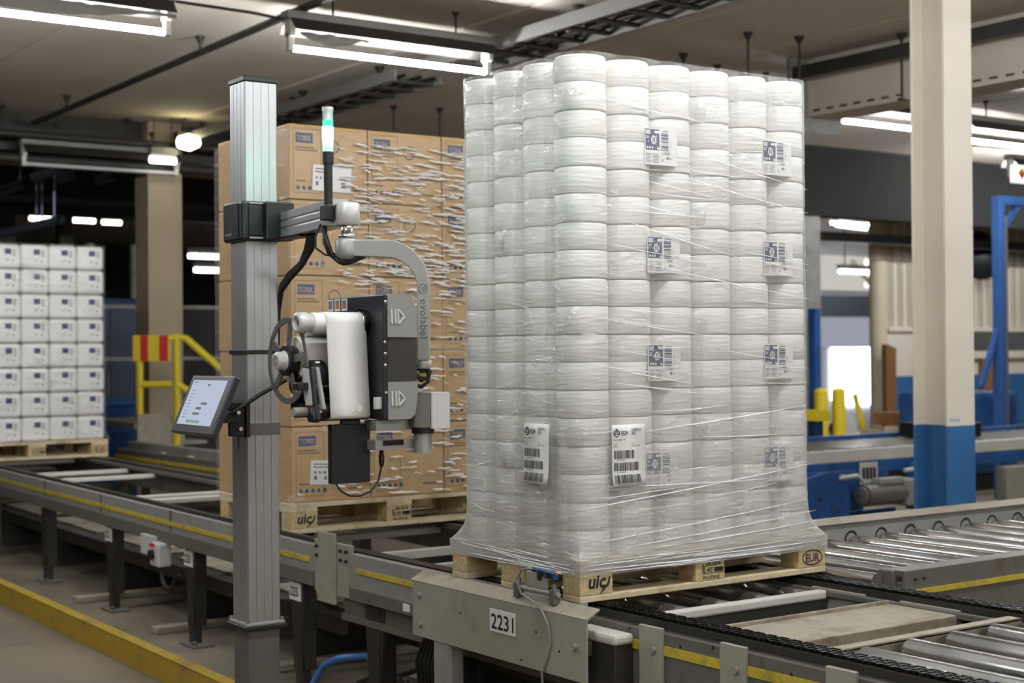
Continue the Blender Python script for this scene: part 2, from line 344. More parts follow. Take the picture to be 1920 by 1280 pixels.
# ------------------------------------------------------------------ fluorescent fixtures
def make_light():
    r = thing('fluorescent_light', (0, 0, 0), 'x', 'light', 'fluorescent fixtures under the ceiling')
    gh = G().prism([(-.05, .19), (.05, .19), (.12, .10), (.115, .10), (.045, .18), (-.045, .18), (-.115, .10), (-.12, .10)], (-.78, 0, 0), Y, Z3, (1.56, 0, 0))
    gh.build('reflector', M['reflector'], r, local=True)
    G().box(-.80, .80, -.055, .055, .18, .235).build('housing', M['housing'], r, .006, local=True)
    G().cyl((-.74, 0, 0), (.74, 0, 0), .019, n=10).build('tube', M['tube'], r, local=True)
    for sx in (-1, 1):
        G().box(sx * .76 - .02, sx * .76 + .02, -.02, .02, -.02, .10).box(sx * .76 - .02, sx * .76 + .02, -.045, .045, .07, .185).build('lamp_holder', M['white'], r, .004, local=True)
    for x in (-.45, .5):
        G().cyl((x, 0, .23), (x, 0, .38), .008, n=6).cyl((x, 0, .35), (x, 0, .39), .012, .03, n=8).build('hanger', M['dsteel'], r, local=True)
    return r
LT = make_light()
spots = [((-.37, 4.53, 3.5), 'lamp with crumpled foil hanging above the machine post'), ((1.98, 4.54, 3.5), 'lamp with foil hanging between the signal tower and the tall roll pallet'),
         ((7.35, 4.82, 3.52), 'wide lamp beside the blue-footed column under the girder'), ((8.95, 4.75, 3.46), 'lamp beyond the blue-footed column above the blue gantry'),
         ((2.0, 10.1, 3.36), 'dim lamp in front of the down-stand beam beyond the carton pallet'),
         ((-2.72, -1.1, 3.5), 'lamp over the aisle, third from the column in its row'), ((-.37, -1.1, 3.5), 'lamp over the aisle in front of the labelling machine'), ((1.98, -1.1, 3.5), 'lamp over the aisle in front of the tall roll pallet'), ((4.33, -1.1, 3.5), 'lamp over the roller conveyor'),
         ((-2.0, -6.7, 3.5), 'lamp at the rear of the aisle, first of three'), ((1.2, -6.7, 3.5), 'lamp at the rear of the aisle, middle of three'), ((4.4, -6.7, 3.5), 'lamp at the rear of the aisle, last of three'), ((-5.05, -1.1, 3.5), 'added lamp brightening the aisle, second beyond the labelling machine'), ((-2.72, 4.53, 3.5), 'added lamp brightening the aisle beside the yellow kick rail'), ((-5.07, 4.53, 3.5), 'outer added lamp brightening the aisle beside the yellow kick rail'), ((-4.4, -6.7, 3.5), 'lamp at the rear of the aisle, beside the outer wall'),  # kick-rail and outermost machine-row lamps are unseen, added to brighten short sides and floor
         ((12.0, 6.5, 3.5), 'lamp over the aisle in front of the ribbed wall'), ((14.5, 6.5, 3.5), 'lamp in front of the ribbed wall beyond the gantry'), ((15.0, 12.0, 3.5), 'lamp inside the next hall by its pale wall'), ((9.0, 1.0, 3.5), 'lamp over the far roller conveyor')]
for i, (l, lab) in enumerate(spots):
    if i == 0: LT.location = l; LT['label'] = lab; ORG[LT.name] = Vector((0, 0, 0)); o = LT
    else: o = copy_tree(LT, l, lab)
    if 'dim lamp' in lab:
        for k in o.children:
            if k.name.startswith('tube'): k.data = k.data.copy(); k.data.materials[0] = M['shell2']
# far lamps seen small in the next hall
far = [((13.85, 11.6, 3.58), .85, .1), ((13.73, 10.5, 3.58), 1.45, .35), ((15.3, 12.5, 3.52), 1.0, .25), ((17.1, 14.0, 2.90), .9, 0), ((4.12, 18.6, 3.62), .35, 0), ((4.7, 18.6, 3.62), .5, 0), ((5.22, 18.6, 3.61), .3, 0), ((5.75, 16.2, 2.96), .55, 0), ((5.75, 16.0, 2.75), .55, 0), ((2.55, 9.93, 3.46), .26, 0)]
farlab = ['far lamp behind the roll pallet near the grey post', 'long far lamp meeting the blue-footed column', 'bright far lamp over the opening to the next hall', 'lowest lamp seen through the opening to the next hall', 'small far lamp over the bundle pallet, furthest from the pale column',
          'small far lamp over the bundle pallet, middle of three', 'small far lamp over the bundle pallet, next to the pale column', 'upper of two far lamps between pale column and carton pallet', 'lower of two far lamps between pale column and carton pallet', 'short lamp at the end of the dim fixture']
fg = None
for (l, s, a), lab in zip(far, farlab):
    if fg is None:
        o = thing('strip_light', l, lab, 'light', 'far strip lights'); o.scale = (s, 1, 1)
        G().cyl((-.5, 0, 0), (.5, 0, 0), .035, n=8).build('tube', em('far tube', (255, 252, 245), 5.0), o, local=True)
        G().box(-.52, .52, -.05, .05, .05, .12).build('housing', M['housing'], o, local=True); fg = o
    else:
        o = copy_tree(fg, l, lab); o.scale = (s, 1, 1)
    o.rotation_euler = (0, 0, a)
    for hx_ in (-.35, .35): G().cyl((hx_, 0, .12), (hx_, 0, CZ - l[2]), .012, n=6).build('hanger', M['dsteel'], o, local=True)
o = thing('bulkhead_lamp', (2.75, 9.75, 3.56), 'glowing yellowish oval lamp near the pale column', 'light')
G().lathe([(0, -.13), (.06, -.11), (.085, 0), (.05, .1), (0, .13)], (2.75, 9.75, 3.63), (1, .2, .1), 14).build('globe', em('warm lamp', (255, 240, 190), 7), o)
G().box(2.65, 2.85, 9.8, 9.9, 3.58, 3.74).build('base_box', M['dsteel'], o); G().cyl((2.75, 9.85, 3.74), (2.75, 9.85, CZ), .012, n=6).build('hanger', M['dsteel'], o)

# foil hanging inside the two nearest lamps
def foil(x0, x1, y, z, nm, lab, dip):
    g = G(); n = 26; vs = []; fs = []
    for i in range(n + 1):
        for k in range(5):
            t = i / n; x = x0 + (x1 - x0) * t
            vs.append((x, y - .07 + .012 * NZ.noise(Vector((x * 9, k, 1))) - .02 * k / 4, z + .10 - k * dip * (.3 + .7 * math.sin(math.pi * min(1, t * 1.15))) / 4 + .012 * NZ.noise(Vector((x * 14, k * 2, 5)))))
    for i in range(n):
        for k in range(4): fs.append((i * 5 + k, (i + 1) * 5 + k, (i + 1) * 5 + k + 1, i * 5 + k + 1))
    g.add(vs, fs, True); tag(g.build(nm, M['plast']), lab, 'foil')
foil(-1.1, .42, 4.53, 3.5, 'lamp_foil', 'crumpled clear foil sagging beside the tube of the topmost lamp', .09)
foil(1.25, 1.75, 4.54, 3.5, 'lamp_foil', 'short crumpled foil tucked under the lamp beside the signal tower', .08)

# ------------------------------------------------------------------ ceiling services
def tray(x, y0, y1, z, w, lab):
    t = thing('cable_tray', (x, (y0 + y1) / 2, z), lab, 'cable tray', 'cable trays under the ceiling')
    for sx in (-1, 1): G().box(x + sx * w / 2 - .01, x + sx * w / 2 + .01, y0, y1, z, z + .09).build('side_rail', M['housing'], t)
    n = int((y1 - y0) / .3)
    g0 = None
    for i in range(n):
        if g0 is None: g0 = G().box(x - w / 2, x + w / 2, y0 + .1, y0 + .14, z + .005, z + .03).build('rung', M['dsteel'], t)
        else:
            q = g0.copy(); COL.objects.link(q); q.location = (0, i * .3, 0)
    for k in range(3):
        G().tube([(x - w * .3 + k * w * .3 + .02 * math.sin(q * 1.3 + k), y0 + q * .5, z + .045) for q in range(int((y1 - y0) / .5) + 1)], .016, 6).build('cable', M['rubber'], t)
    for yy in (y0 + .6, (y0 + y1) / 2, y1 - .5):
        G().cyl((x, yy, z + .09), (x, yy, CZ), .012, n=6).cyl((x, yy, CZ - .06), (x, yy, CZ), .015, .045, n=8).build('hanger', M['dsteel'], t)
tray(3.05, 2.2, 5.6, 3.68, .42, 'near ladder cable tray above the roll pallet top')
tray(3.02, 5.9, 9.8, 3.66, .42, 'further ladder cable tray running behind the signal tower')
def pipe(pts, r, lab, mat='dsteel', hang=()):
    t = thing('ceiling_pipe', pts[0], lab, 'pipe')
    G().tube(pts, r, 8).build('pipe_run', M[mat], t)
    for h in hang:
        G().cyl(h, (h[0], h[1], CZ), .012, n=6).cyl((h[0], h[1], CZ - .05), (h[0], h[1], CZ), .018, .04, n=8).build('hanger', M['dsteel'], t)
    return t
pipe([(1.30, 3.5, 3.76), (1.36, 10.2, 3.76)], .028, 'long straight sprinkler pipe crossing the ceiling above the machine post', hang=[(1.33, 6.2, 3.76), (1.35, 9.2, 3.76)])
pipe([(-8, 10.2, 3.42), (5.5, 10.2, 3.42)], .05, 'brown pipe running along the down-stand beam', hang=[(0.2, 10.2, 3.42), (2.3, 10.2, 3.42)])
pipe([(-8, 10.0, 3.62), (5.5, 10.0, 3.62)], .035, 'upper thin pipe running along the down-stand beam', hang=[(1.0, 10.0, 3.62), (3.0, 10.0, 3.62)])
pipe([(4.55, 4.6, 3.62), (5.1, 5.0, 3.62), (5.35, 4.6, 3.64), (5.4, 4.5, 3.70), (5.4, 4.5, 3.76)], .03, 'bent sprinkler pipe with upturned end above the tall roll pallet', hang=[(4.75, 4.75, 3.62)])
pipe([(5.1, 5.0, 3.62), (6.1, 4.75, 3.55)], .03, 'short sprinkler branch pipe meeting the girder', hang=[(5.3, 4.95, 3.62)])
for i, (x, y, z, lab) in enumerate([(4.62, 3.9, 3.0, 'thin steel hanger rod above the roll pallet, furthest from the column'), (5.05, 3.8, 3.0, 'second thin steel hanger rod above the roll pallet'), (5.6, 3.3, 3.4, 'thin hanger rod on the girder near the column'), (5.85, 3.0, 3.4, 'hanger rod on the girder nearest the column'), (3.1, 8.2, 2.9, 'thin rod hanging over the cartons, nearest the signal tower'), (3.5, 8.2, 2.9, 'second thin rod hanging over the cartons'), (4.1, 8.1, 2.9, 'third thin rod hanging over the cartons'), (4.55, 8.0, 2.9, 'fourth rod hanging over the cartons, nearest the rolls')]):
    g = G().cyl((x, y, z), (x, y, CZ), .011, n=6).cyl((x, y, CZ - .05), (x, y, CZ), .014, .04, n=8).box(x - .03, x + .03, y - .02, y + .02, z - .02, z)
    tag(g.build('hanger_rod', M['dsteel']), lab, 'rod', 'ceiling hanger rods')
pipe([(-3, 4.8, 3.80), (1.0, 4.65, 3.72), (1.25, 4.6, 3.69), (4.5, 4.62, 3.66), (6.2, 4.7, 3.6)], .01, 'thin lamp cable strung along the near lamp row', 'rubber')
dp = pm('blue grey pipe', (150, 160, 190), .3, .4)
for i, (x, z, ya, yb) in enumerate([(2.15, 3.0, 11.8, 15.5), (1.88, 3.41, 12.1, 14), (2.03, 3.5, 11.2, 12.3), (2.49, 3.57, 12.2, 12.9), (2.93, 3.57, 12.3, 12.8), (2.40, 3.0, 13.0, 13.6)]):
    g = G().cyl((x, ya, z), (x, yb, z), .05, n=10, caps=False).cyl((x, ya + .2, z + .05), (x, ya + .2, CZ), .01, n=6).cyl((x, yb - .2, z + .05), (x, yb - .2, CZ), .01, n=6)
    tag(g.build('duct_pipe', dp), ['bluish pipe over the bundle pallet, lowest and longest', 'second bluish pipe over the bundle pallet', 'high bluish pipe under the down-stand beam', 'bright short bluish pipe near the pale column', 'shortest bluish pipe nearest the pale column', 'short low bluish pipe over the bundle pallet corner'][i], 'pipe', 'pipes in the dark rear hall')

# ------------------------------------------------------------------ rear left of the hall
def upright(x, y, w, z1, mat, name, lab, cat, grp=None, z0=0):
    return tag(G().box(x - w / 2, x + w / 2, y - w / 2, y + w / 2, z0, z1).build(name, M[mat], None, .008), lab, cat, grp)
upright(2.1, 17.0, .26, CZ, 'dsteel', 'steel_post', 'dark rear post over the bundle pallet, nearer its middle', 'post', 'dark rear posts')
upright(3.1, 17.0, .24, CZ, 'dsteel', 'steel_post', 'dark rear post beside the bundle pallet corner', 'post', 'dark rear posts')
upright(4.0, 17.2, .2, CZ, 'dsteel', 'steel_post', 'dark rear post nearest the pale column', 'post', 'dark rear posts')
t = thing('machine_cabinet', (3.6, 14.6, 0), 'tall dark blue machine cabinet behind the bundle pallet', 'cabinet')
G().box(3.22, 4.02, 14.4, 15.2, .1, 2.27).build('body', M['dblue'], t, .02); G().box(3.22, 4.02, 14.35, 15.2, 0, .1).build('plinth', M['dsteel'], t)
for k in range(2): G().box(3.26 + .38 * k, 3.6 + .38 * k, 14.37, 14.4, .2, 2.15).build('door', M['dblue'], t, .005)
G().box(3.58, 3.6, 14.34, 14.37, 1.0, 1.3).build('handle', M['steel'], t)
for k, (x, a, b) in enumerate([(4.20, 2.1, 3.0), (4.34, 1.45, 2.75), (3.6, 2.4, 3.0)]):
    tag(G().cyl((x, 15.0, a), (x, 15.0, b), .06, n=10).cyl((x, 15.0, 2.27 if k == 2 else 0), (x, 15.0, a), .03, n=8).build('air_cylinder', M['steel']), ['grey pneumatic column beside the dark blue cabinet', 'grey pneumatic column nearest the pale column', 'grey pneumatic column above the dark blue cabinet'][k], 'cylinder', 'pneumatic columns')
# mesh safety fence
t = thing('safety_fence', (3.6, 12.5, 0), 'wire mesh safety fence in front of the pale column base', 'fence')
for x in (1.6, 2.65, 3.55, 4.4): G().box(x - .025, x + .025, 12.5, 12.55, 0, 2.12).build('post', M['dsteel'], t)
for z in (2.1, 1.5, .3): G().box(1.6, 4.4, 12.505, 12.54, z - .02, z + .02).build('rail', M['steel'], t)
g = G()
for i in range(70): g.box(1.6 + i * .04, 1.605 + i * .04, 12.52, 12.525, .3, 2.1)
g.build('wire', M['steel'], t, kind='stuff')
for x0_, x1_ in ((2.12, 2.36), (2.44, 2.74)): G().box(x0_, x1_, 12.53, 12.545, .9, 2.06).build('fence_panel', pm('frosted panel', (190, 188, 180), .5) if x0_ < 2.2 else bpy.data.materials['frosted panel'], t)
# crossover stair with yellow handrails and a striped warning board
t = thing('crossover_stair', (2.4, 9.5, 0), 'crossover stair with yellow tube handrails behind the monitor', 'stair')
G().box(2.0, 2.5, 9.3, 10.6, .86, .92).build('platform', M['steel'], t)
G().box(2.02, 2.48, 9.27, 9.30, .70, 1.0).box(2.02, 2.06, 9.3, 9.34, 0, .86).box(2.44, 2.48, 9.3, 9.34, 0, .86).build('riser_panel', M['dusty'], t)
hr = lambda pts, nm='handrail': G().tube(pts, .035, 10).build(nm, M['ypole'], t)
hr([(2.11, 9.45, .95), (2.11, 9.45, 1.62)], 'rail_post'); hr([(2.39, 9.25, .65), (2.40, 9.25, 1.0), (2.40, 9.25, 1.70)], 'rail_post')
hr([(2.11, 9.45, 1.27), (2.36, 9.28, 1.27)], 'knee_rail'); hr([(2.33, 9.28, 1.70), (2.40, 9.25, 1.715), (2.47, 9.2, 1.70), (2.74, 9.0, 1.40)]); hr([(2.40, 9.25, 1.27), (2.66, 9.05, 1.07)], 'knee_rail')
for k in range(4): G().box(2.5 + k * .18, 2.72 + k * .18, 9.3, 10.3, .70 - k * .2, .73 - k * .2).build('tread', M['steel'], t)
t = thing('warning_board', (2.2, 9.3, 1.48), 'red and yellow striped warning board on the stair rail', 'sign')
G().cbox((2.2, 9.37, 1.61), (.145, -.1, 0), (0, 0, .123), (.008, .012, 0)).build('board', M['ypole'], t, .004)
for a, b in ((-.055, .035), (.095, .04)):
    c = Vector((2.2, 9.37, 1.61)) + Vector((.145, -.1, 0)) * (a / .145)
    G().cbox(c - Vector((.010, .014, 0)), Vector((.145, -.1, 0)).normalized() * b, (0, 0, .121), (.003, .004, 0)).build('red_stripe', M['red'], t)
t = thing('storage_bin', (2.6, 11.2, 0), 'blue storage bin standing behind the stair', 'bin')
G().box(2.15, 2.75, 11.0, 11.6, 0, 1.08).build('body', M['mblue'], t, .02); G().box(2.12, 2.78, 10.97, 11.63, 1.02, 1.1).build('rim', M['blue'], t, .01)

# ------------------------------------------------------------------ rear right: blue conveyor, bollards, gantry
t = thing('blue_roller_conveyor', (7.2, 4.3, 0), 'blue roller conveyor with motor drives crossing behind the column', 'conveyor')
for y in (4.12, 4.95):
    G().box(5.15, 10.2, y - .03, y + .03, .56, .66).build('side_frame', M['mblue'], t, .006)
    G().box(5.15, 10.2, y - .035, y + .035, .66, .755).build('wear_rail', M['white'], t, .006)
G().box(5.15, 10.2, 4.92, 4.98, .75, .80).build('guide_rail', M['mblue'], t, .004)
g0 = None
for i in range(32):
    if g0 is None: g0 = G().cyl((5.3, 4.12, .73), (5.3, 4.95, .73), .035, n=10).build('roller', M['galv'], t)
    else:
        q = g0.copy(); COL.objects.link(q); q.location = (i * .15, 0, 0)
for x in (5.35, 6.9, 8.33, 9.8):
    for y in (4.12, 4.95): G().box(x - .05, x + .05, y - .05, y + .05, 0, .56).build('leg', M['mblue'], t, .006)
G().box(5.28, 6.3, 4.06, 4.10, .30, .60).build('drive_plate', M['mblue'], t, .01)
G().prism([(5.22, .16), (5.75, .16), (5.75, .46), (5.68, .56), (5.5, .6), (5.3, .56), (5.22, .46)], (0, 3.98, 0), X, Z3, (0, .08, 0)).build('chain_guard', M['mblue'], t, .015)
G().cyl((5.86, 3.94, .40), (6.30, 3.94, .40), .085, n=16).cyl((5.83, 3.94, .40), (5.86, 3.94, .40), .07, n=16).build('motor', M['steel2'], t)
G().box(6.28, 6.48, 3.86, 4.04, .30, .51).build('gearbox', M['steel'], t, .015); G().box(6.02, 6.30, 3.90, 3.99, .48, .53).build('terminal_box', M['olive'], t, .01)
G().prism([(6.5, .25), (6.75, .25), (6.75, .62), (6.55, .62), (6.5, .5)], (0, 3.98, 0), X, Z3, (0, .08, 0)).build('chain_guard', M['mblue'], t, .015)
G().box(5.2, 6.9, 4.0, 4.06, .04, .10).box(5.2, 6.9, 4.5, 4.56, .1, .2).build('floor_beam', M['mblue'], t, .006)
G().box(5.72, 5.78, 4.04, 4.06, .38, .57).build('label_strip', M['olive'], t)
o = G().box(5.94, 6.14, 4.035, 4.05, .48, .65).build('number_plate', M['white'], t)
g = G()
for k in range(4): g.box(5.96 + k * .042, 5.985 + k * .042, 4.028, 4.034, .52, .61)
g.build('digits', M['ink'], o)
G().tube([(5.55, 3.9, .56), (5.7, 3.86, .575), (5.82, 3.9, .52)], .016, 8).build('conduit', M['shell2'], t); G().tube([(6.3, 3.9, .58), (6.5, 3.86, .60), (6.62, 3.9, .55)], .016, 8).build('conduit', M['shell2'], t)
G().tube([(5.25, 3.8, -.0), (5.35, 3.75, .13), (5.5, 3.72, .2), (5.75, 3.72, .22)], .022, 8).build('hose', pm('blue hose', (70, 120, 190), .35), t)
G().box(7.72, 8.20, 3.98, 4.1, .24, .53).build('control_box', M['olive'], t, .012)
G().cyl((5.42, 3.97, .40), (5.42, 3.98, .40), .02, n=10).build('hub', M['dsteel'], t)
t = thing('button_post', (6.68, 5.2, 0), 'slim blue post with a yellow push-button cap by the blue conveyor', 'post')
G().box(6.62, 6.72, 5.15, 5.25, 0, .92).build('post', M['dblue'], t, .008); G().prism([(-.10, 0), (.10, .0), (.08, .08), (-.04, .1)], (6.67, 5.1, .92), X, Z3, (0, .2, 0)).build('cap', M['ypole'], t, .008)
for k, (x, lab) in enumerate([(8.88, 'yellow bollard nearest the grey post'), (9.16, 'second yellow bollard in front of the opening')]):
    t = thing('bollard', (x, 7.2, 0), lab, 'bollard', 'yellow bollards at the opening')
    G().cyl((x, 7.2, 0), (x, 7.2, 1.09), .075, n=14).lathe([(.075, 1.09), (.06, 1.12), (0, 1.13)], (x, 7.2, 0), Z3, 14).build('post', M['ypole'], t); G().cyl((x, 7.2, 0), (x, 7.2, .02), .13, n=14).build('base_plate', M['dsteel'], t)
t = thing('fence_frame', (9.1, 7.9, 0), 'dark narrow frame standing behind the yellow bollards', 'frame')
G().box(8.98, 9.02, 7.9, 7.94, 0, 1.9).build('post', M['dsteel'], t); G().box(8.7, 9.3, 7.9, 7.94, 1.16, 1.2).build('bar', M['dsteel'], t); G().box(8.74, 9.02, 7.9, 7.94, 1.86, 1.9).build('bar', M['dsteel'], t)
t = thing('film_reel_trolley', (10.2, 8.3, 0), 'white film reel on a trolley with yellow straps by the opening', 'trolley')
G().cyl((10.0, 8.0, .62), (10.3, 8.5, .72), .24, n=20).build('reel', M['paper'], t); G().cyl((9.98, 7.97, .62), (10.0, 8.0, .62), .1, n=14).build('core', M['ink'], t)
G().cyl((10.0, 8.3, .06), (10.4, 8.3, .06), .06, n=10).box(9.9, 10.5, 8.1, 8.6, .1, .16).build('chassis', M['dsteel'], t); G().bar((10.25, 7.95, 1.02), (10.45, 7.95, .45), .08, .02, up=(0, 1, 0)).build('strap', M['ypole'], t)
t = thing('timber_stack', (12.0, 8.9, 0), 'tall brown timber planks leaning beside the door post', 'planks')
for k in range(3): G().box(11.92 + k * .065, 11.98 + k * .065, 8.9, 8.98, .5 - .5 * (k > -1), 1.6 - k * .02).build('plank', M['timber'], t, .004)
t = thing('wooden_crate', (10.55, 7.5, 0), 'low pale wooden crate in front of the blue dado', 'crate')
for k in range(3): G().box(10.25, 10.82, 7.5, 7.53, .36 + k * .1, .45 + k * .1).build('board', M['wood'], t, .004)
G().box(10.27, 10.8, 7.53, 7.9, .34, .6).build('body', M['chip'], t); G().box(10.5, 10.85, 7.45, 7.9, .66, .80).build('tray', M['timber'], t, .01); G().box(10.3, 10.8, 7.55, 7.9, 0, .34).build('base', M['dsteel'], t)
t = thing('blue_gantry', (9.85, 5.6, 0), 'blue square-tube gantry with diagonal braces beyond the column', 'gantry')
bl = pm('gantry blue', (56, 92, 152), .4, var=(4, .1))
G().box(9.76, 9.85, 5.55, 5.65, 0, 3.08).build('upright', bl, t, .004); G().bar((9.76, 5.6, 3.06), (11.6, 5.6, 3.10), .1, .09).build('cross_beam', bl, t, .004); G().bar((9.84, 5.6, 2.72), (10.15, 5.6, 3.05), .05, .05).build('brace', bl, t)
G().bar((9.78, 5.6, 1.75), (9.5, 5.6, 1.15), .05, .05).build('brace', bl, t); G().box(11.5, 11.6, 5.55, 5.65, 0, 3.08).build('upright', bl, t, .004); G().box(9.86, 9.9, 5.56, 5.64, .6, 2.9).build('cable_duct', M['housing'], t)
t = thing('wall_fan', (13.8, 9.0, 2.75), 'dark round wall fan half hidden by the blue-footed column', 'fan')
G().lathe([(.04, -.2), (.3, -.12), (.34, 0), (.3, .04), (0, .05)], (13.78, 8.85, 2.8), (-.3, -1, .1), 18).build('hood', M['black'], t); G().bar((13.8, 8.9, 2.8), (13.9, 9.2, 2.9), .05, .05).build('arm', M['dsteel'], t)
t = thing('blue_machine', (9.7, 6.3, 0), 'blue machine housing with a round port beyond the gantry', 'machine')
G().box(9.75, 10.8, 6.1, 6.9, .2, 1.08).build('body', M['mblue'], t, .06); G().cyl((9.72, 6.4, .85), (9.76, 6.4, .85), .1, n=16).build('port', M['black'], t); G().box(9.8, 10.7, 6.2, 6.8, 0, .2).build('foot', M['dsteel'], t)
t = thing('wall_board', (12.9, 8.9, .6), 'brown upright board leaning on the blue dado beside the gantry', 'board')
G().box(12.15, 12.42, 7.6, 7.66, 0, 1.42).build('panel', M['timber'], t, .004); G().box(12.45, 12.55, 7.6, 7.68, 0, 1.42).build('batten', M['dsteel'], t)
t = thing('scrap_tray', (8.1, 4.6, .8), 'black open tray of chains on the blue conveyor', 'tray')
G().box(7.3, 7.8, 4.3, 4.8, .77, .90).build('tray_body', M['black'], t, .01); G().tube([(7.32 + .06 * i, 4.35 + .05 * (i % 3), .93 + .03 * math.sin(i * 2.1)) for i in range(9)], .02, 6).build('chain', M['dsteel'], t)
t = thing('wall_sign', (8.62, 4.5, 3.06), 'white lit sign with a red and yellow emblem, hanging before the gantry', 'sign')
G().box(8.56, 9.0, 4.5, 4.54, 3.07, 3.235).build('sign_box', em('lit sign', (255, 252, 246), 1.0), t, .004)
G().prism([(0, 0), (.05, -.06), (.1, 0), (.08, .03), (.05, .0), (.02, .03)], (8.63, 4.497, 3.16), X, Z3, (0, -.004, 0)).build('emblem', M['red'], t); G().disc((8.68, 4.492, 3.18), X, Z3, 0, 0, .025).build('emblem_spot', M['ypole'], t)
G().cyl((8.8, 4.52, 3.235), (8.8, 4.52, CZ), .01, n=6).build('hanger', M['dsteel'], t)
t = thing('floor_duct', (8, 9.1, 0), 'beige floor strip in front of the opening', 'strip')
G().box(6.5, 12, 6.0, 9.0, 0, .012).build('strip_plate', M['dusty'], t)

# ------------------------------------------------------------------ chain conveyors
def chain_run(x, y0, y1, z, parent, links_from, links_to, nm='chain', local=False):
    """triplex chain: each row of link plates is real out to where it can be told apart, then one strip"""
    g = G(); p = .0254; n = int((links_to - links_from) / p)
    for i in range(n):
        y = links_from + i * p
        for k in range(4):
            xx = x - .030 + k * .020; w = .0035
            a = .0115 if (i + k) % 2 else .0095
            g.box(xx - w / 2, xx + w / 2, y - p * .62, y + p * .62, z - .0105, z + (a - .0105))
        for k in range(3):
            xx = x - .02 + k * .02; g.box(xx - .0075, xx + .0075, y - .007, y + .007, z - .014, z - .002)
    if n > 0: g.build(nm, M['chain'], parent, kind='stuff', local=local)
    h = G()
    if y0 < links_from: h.box(x - .032, x + .032, y0, links_from, z - .012, z)
    if h.v: h.build(nm, M['chain'], parent, local=local)
    if y1 > links_to: G().box(x - .032, x + .032, links_to, y1, z - .012, z).build(nm, M['chain'], parent, local=local)

def leg(g, x, y, z1, w=.075):
    g.prism([(-w, 0), (w, 0), (w * .62, -.32), (w * .62, -z1 + .1), (-w * .62, -z1 + .1), (-w * .62, -.32)], (x, y, z1), Y, Z3, (.012, 0, 0))
    g.box(x, x + .075, y - w * .62, y - w * .62 + .012, .1, z1); g.box(x + .004, x + .05, y - w * .5, y + w * .5, .01, .12)
    return g
def numberplate(txt, c, u, v, w, h, parent, sx=.8):
    c, u, v = Vector(c), Vector(u), Vector(v); n = u.cross(v).normalized()
    G().cbox(c, u * w / 2, v * h / 2, n * .0015).build('number_plate', M['paper'], parent, .001)
    hh = h * .70
    wd = max(p[0] for p in glyphs(txt, .01)[0])
    G().text(txt, hh * 1.36, c + n * .0025 - u * (w * .44) - v * (hh / 2), u, v, sx=w * .88 / (wd * hh * 1.36), bold=.01).build('plate_digits', M['ink'], parent)

# transfer unit under the tall roll pallet (chains along y, z = .70)
t = thing('chain_transfer', (.6, 0, 0), 'grey chain transfer unit carrying the tall roll pallet', 'conveyor')
G().box(.035, .06, -3.2, 1.72, .40, .655).box(.06, .13, -3.2, 1.72, .645, .668).box(.02, .06, -3.2, 1.72, .40, .43).build('side_frame', M['steel2'], t, .003)
G().box(.030, .0352, -3.2, .1, .585, .615).build('yellow_stripe', M['ystripe'], t)
G().box(.055, .135, -3.2, 1.95, .664, .686).build('chain_guide', M['dsteel'], t)
chain_run(.095, -3.2, 1.95, .6985, t, -1.7, .05)
for y in (-.34, -.72, -1.15): G().box(.018, .034, y - .055, y + .055, .38, .672).build('bracket', M['olive'], t, .003); G().cyl((.018, y - .02, .60), (.008, y - .02, .60), .011, n=8).build('bolt', M['steel'], t)
for y, z in ((-.22, .645), (-.47, .625), (-.62, .645), (-.95, .62)): G().cyl((.034, y, z), (.0335, y, z), .006, n=8).build('slot', M['ink'], t)
G().box(1.075, 1.10, -3.2, 2.0, .40, .66).box(1.03, 1.075, -3.2, 2.0, .64, .662).build('side_frame', M['steel2'], t, .003)
G().box(1.055, 1.135, -3.2, 2.0, .664, .686).build('chain_guide', M['dsteel'], t)
chain_run(1.095, -3.2, 2.0, .6985, t, -1.7, .2)
for y in (-.20, -.62): G().box(1.045, 1.062, y - .13, y + .13, .50, .668).build('bracket', M['olive'], t, .003)
G().box(.135, 1.03, -.165, -.125, .632, .666).build('cross_bar', M['white'], t, .008); G().box(.135, 1.03, -.16, -.13, .56, .632).build('bar_web', M['dsteel'], t)
G().box(.14, 1.03, -.745, -.46, .648, .655).box(.14, 1.03, -.752, -.745, .50, .655).box(.14, 1.03, -.46, -.45, .60, .668).build('cover_plate', M['dusty'], t, .003)
G().box(.14, 1.03, -1.01, -.955, .672, .682).box(.14, 1.03, -.962, -.955, .60, .682).box(.14, 1.03, -1.01, -1.0, .52, .682).build('cross_bar', M['dusty'], t, .003)
G().box(.3, 1.03, -.78, -.76, .47, .56).build('tie_plate', M['steel2'], t, .003)
g0 = None
for i in range(5):
    x = .20 + .2 * i
    if g0 is None: g0 = G().cyl((x, -.115, .627), (x, .92, .627), .033, n=14).build('roller', M['galv'], t)
    else:
        q = g0.copy(); COL.objects.link(q); q.location = (.2 * i, 0, 0)
g0 = None
for i in range(5):
    x = .235 + .2 * i
    if g0 is None:
        prof = [(0, 0), (.03, 0), (.038, .008), (.038, 1.6), (.03, 1.608), (0, 1.608)]
        g0 = G().lathe(prof, (x, -1.04, .655), (0, -1, 0), 18).build('roller', M['galv'], t)
    else:
        q = g0.copy(); COL.objects.link(q); q.location = (.2 * i, 0, 0)
G().box(.03, 1.1, -3.2, -3.15, .40, .66).build('end_beam', M['dsteel'], t)
for x in (.12, .98): G().box(x, x + .05, -3.1, 1.6, .34, .42).build('support_beam', M['dsteel'], t)
G().box(.2, .95, -.9, .45, .16, .17).build('drip_tray', M['dark'], t)
for x in (.06, 1.0):
    for y in (-2.6, -.9, .9): G().box(x, x + .09, y - .05, y + .05, 0, .42).build('leg', M['dsteel'], t, .004)
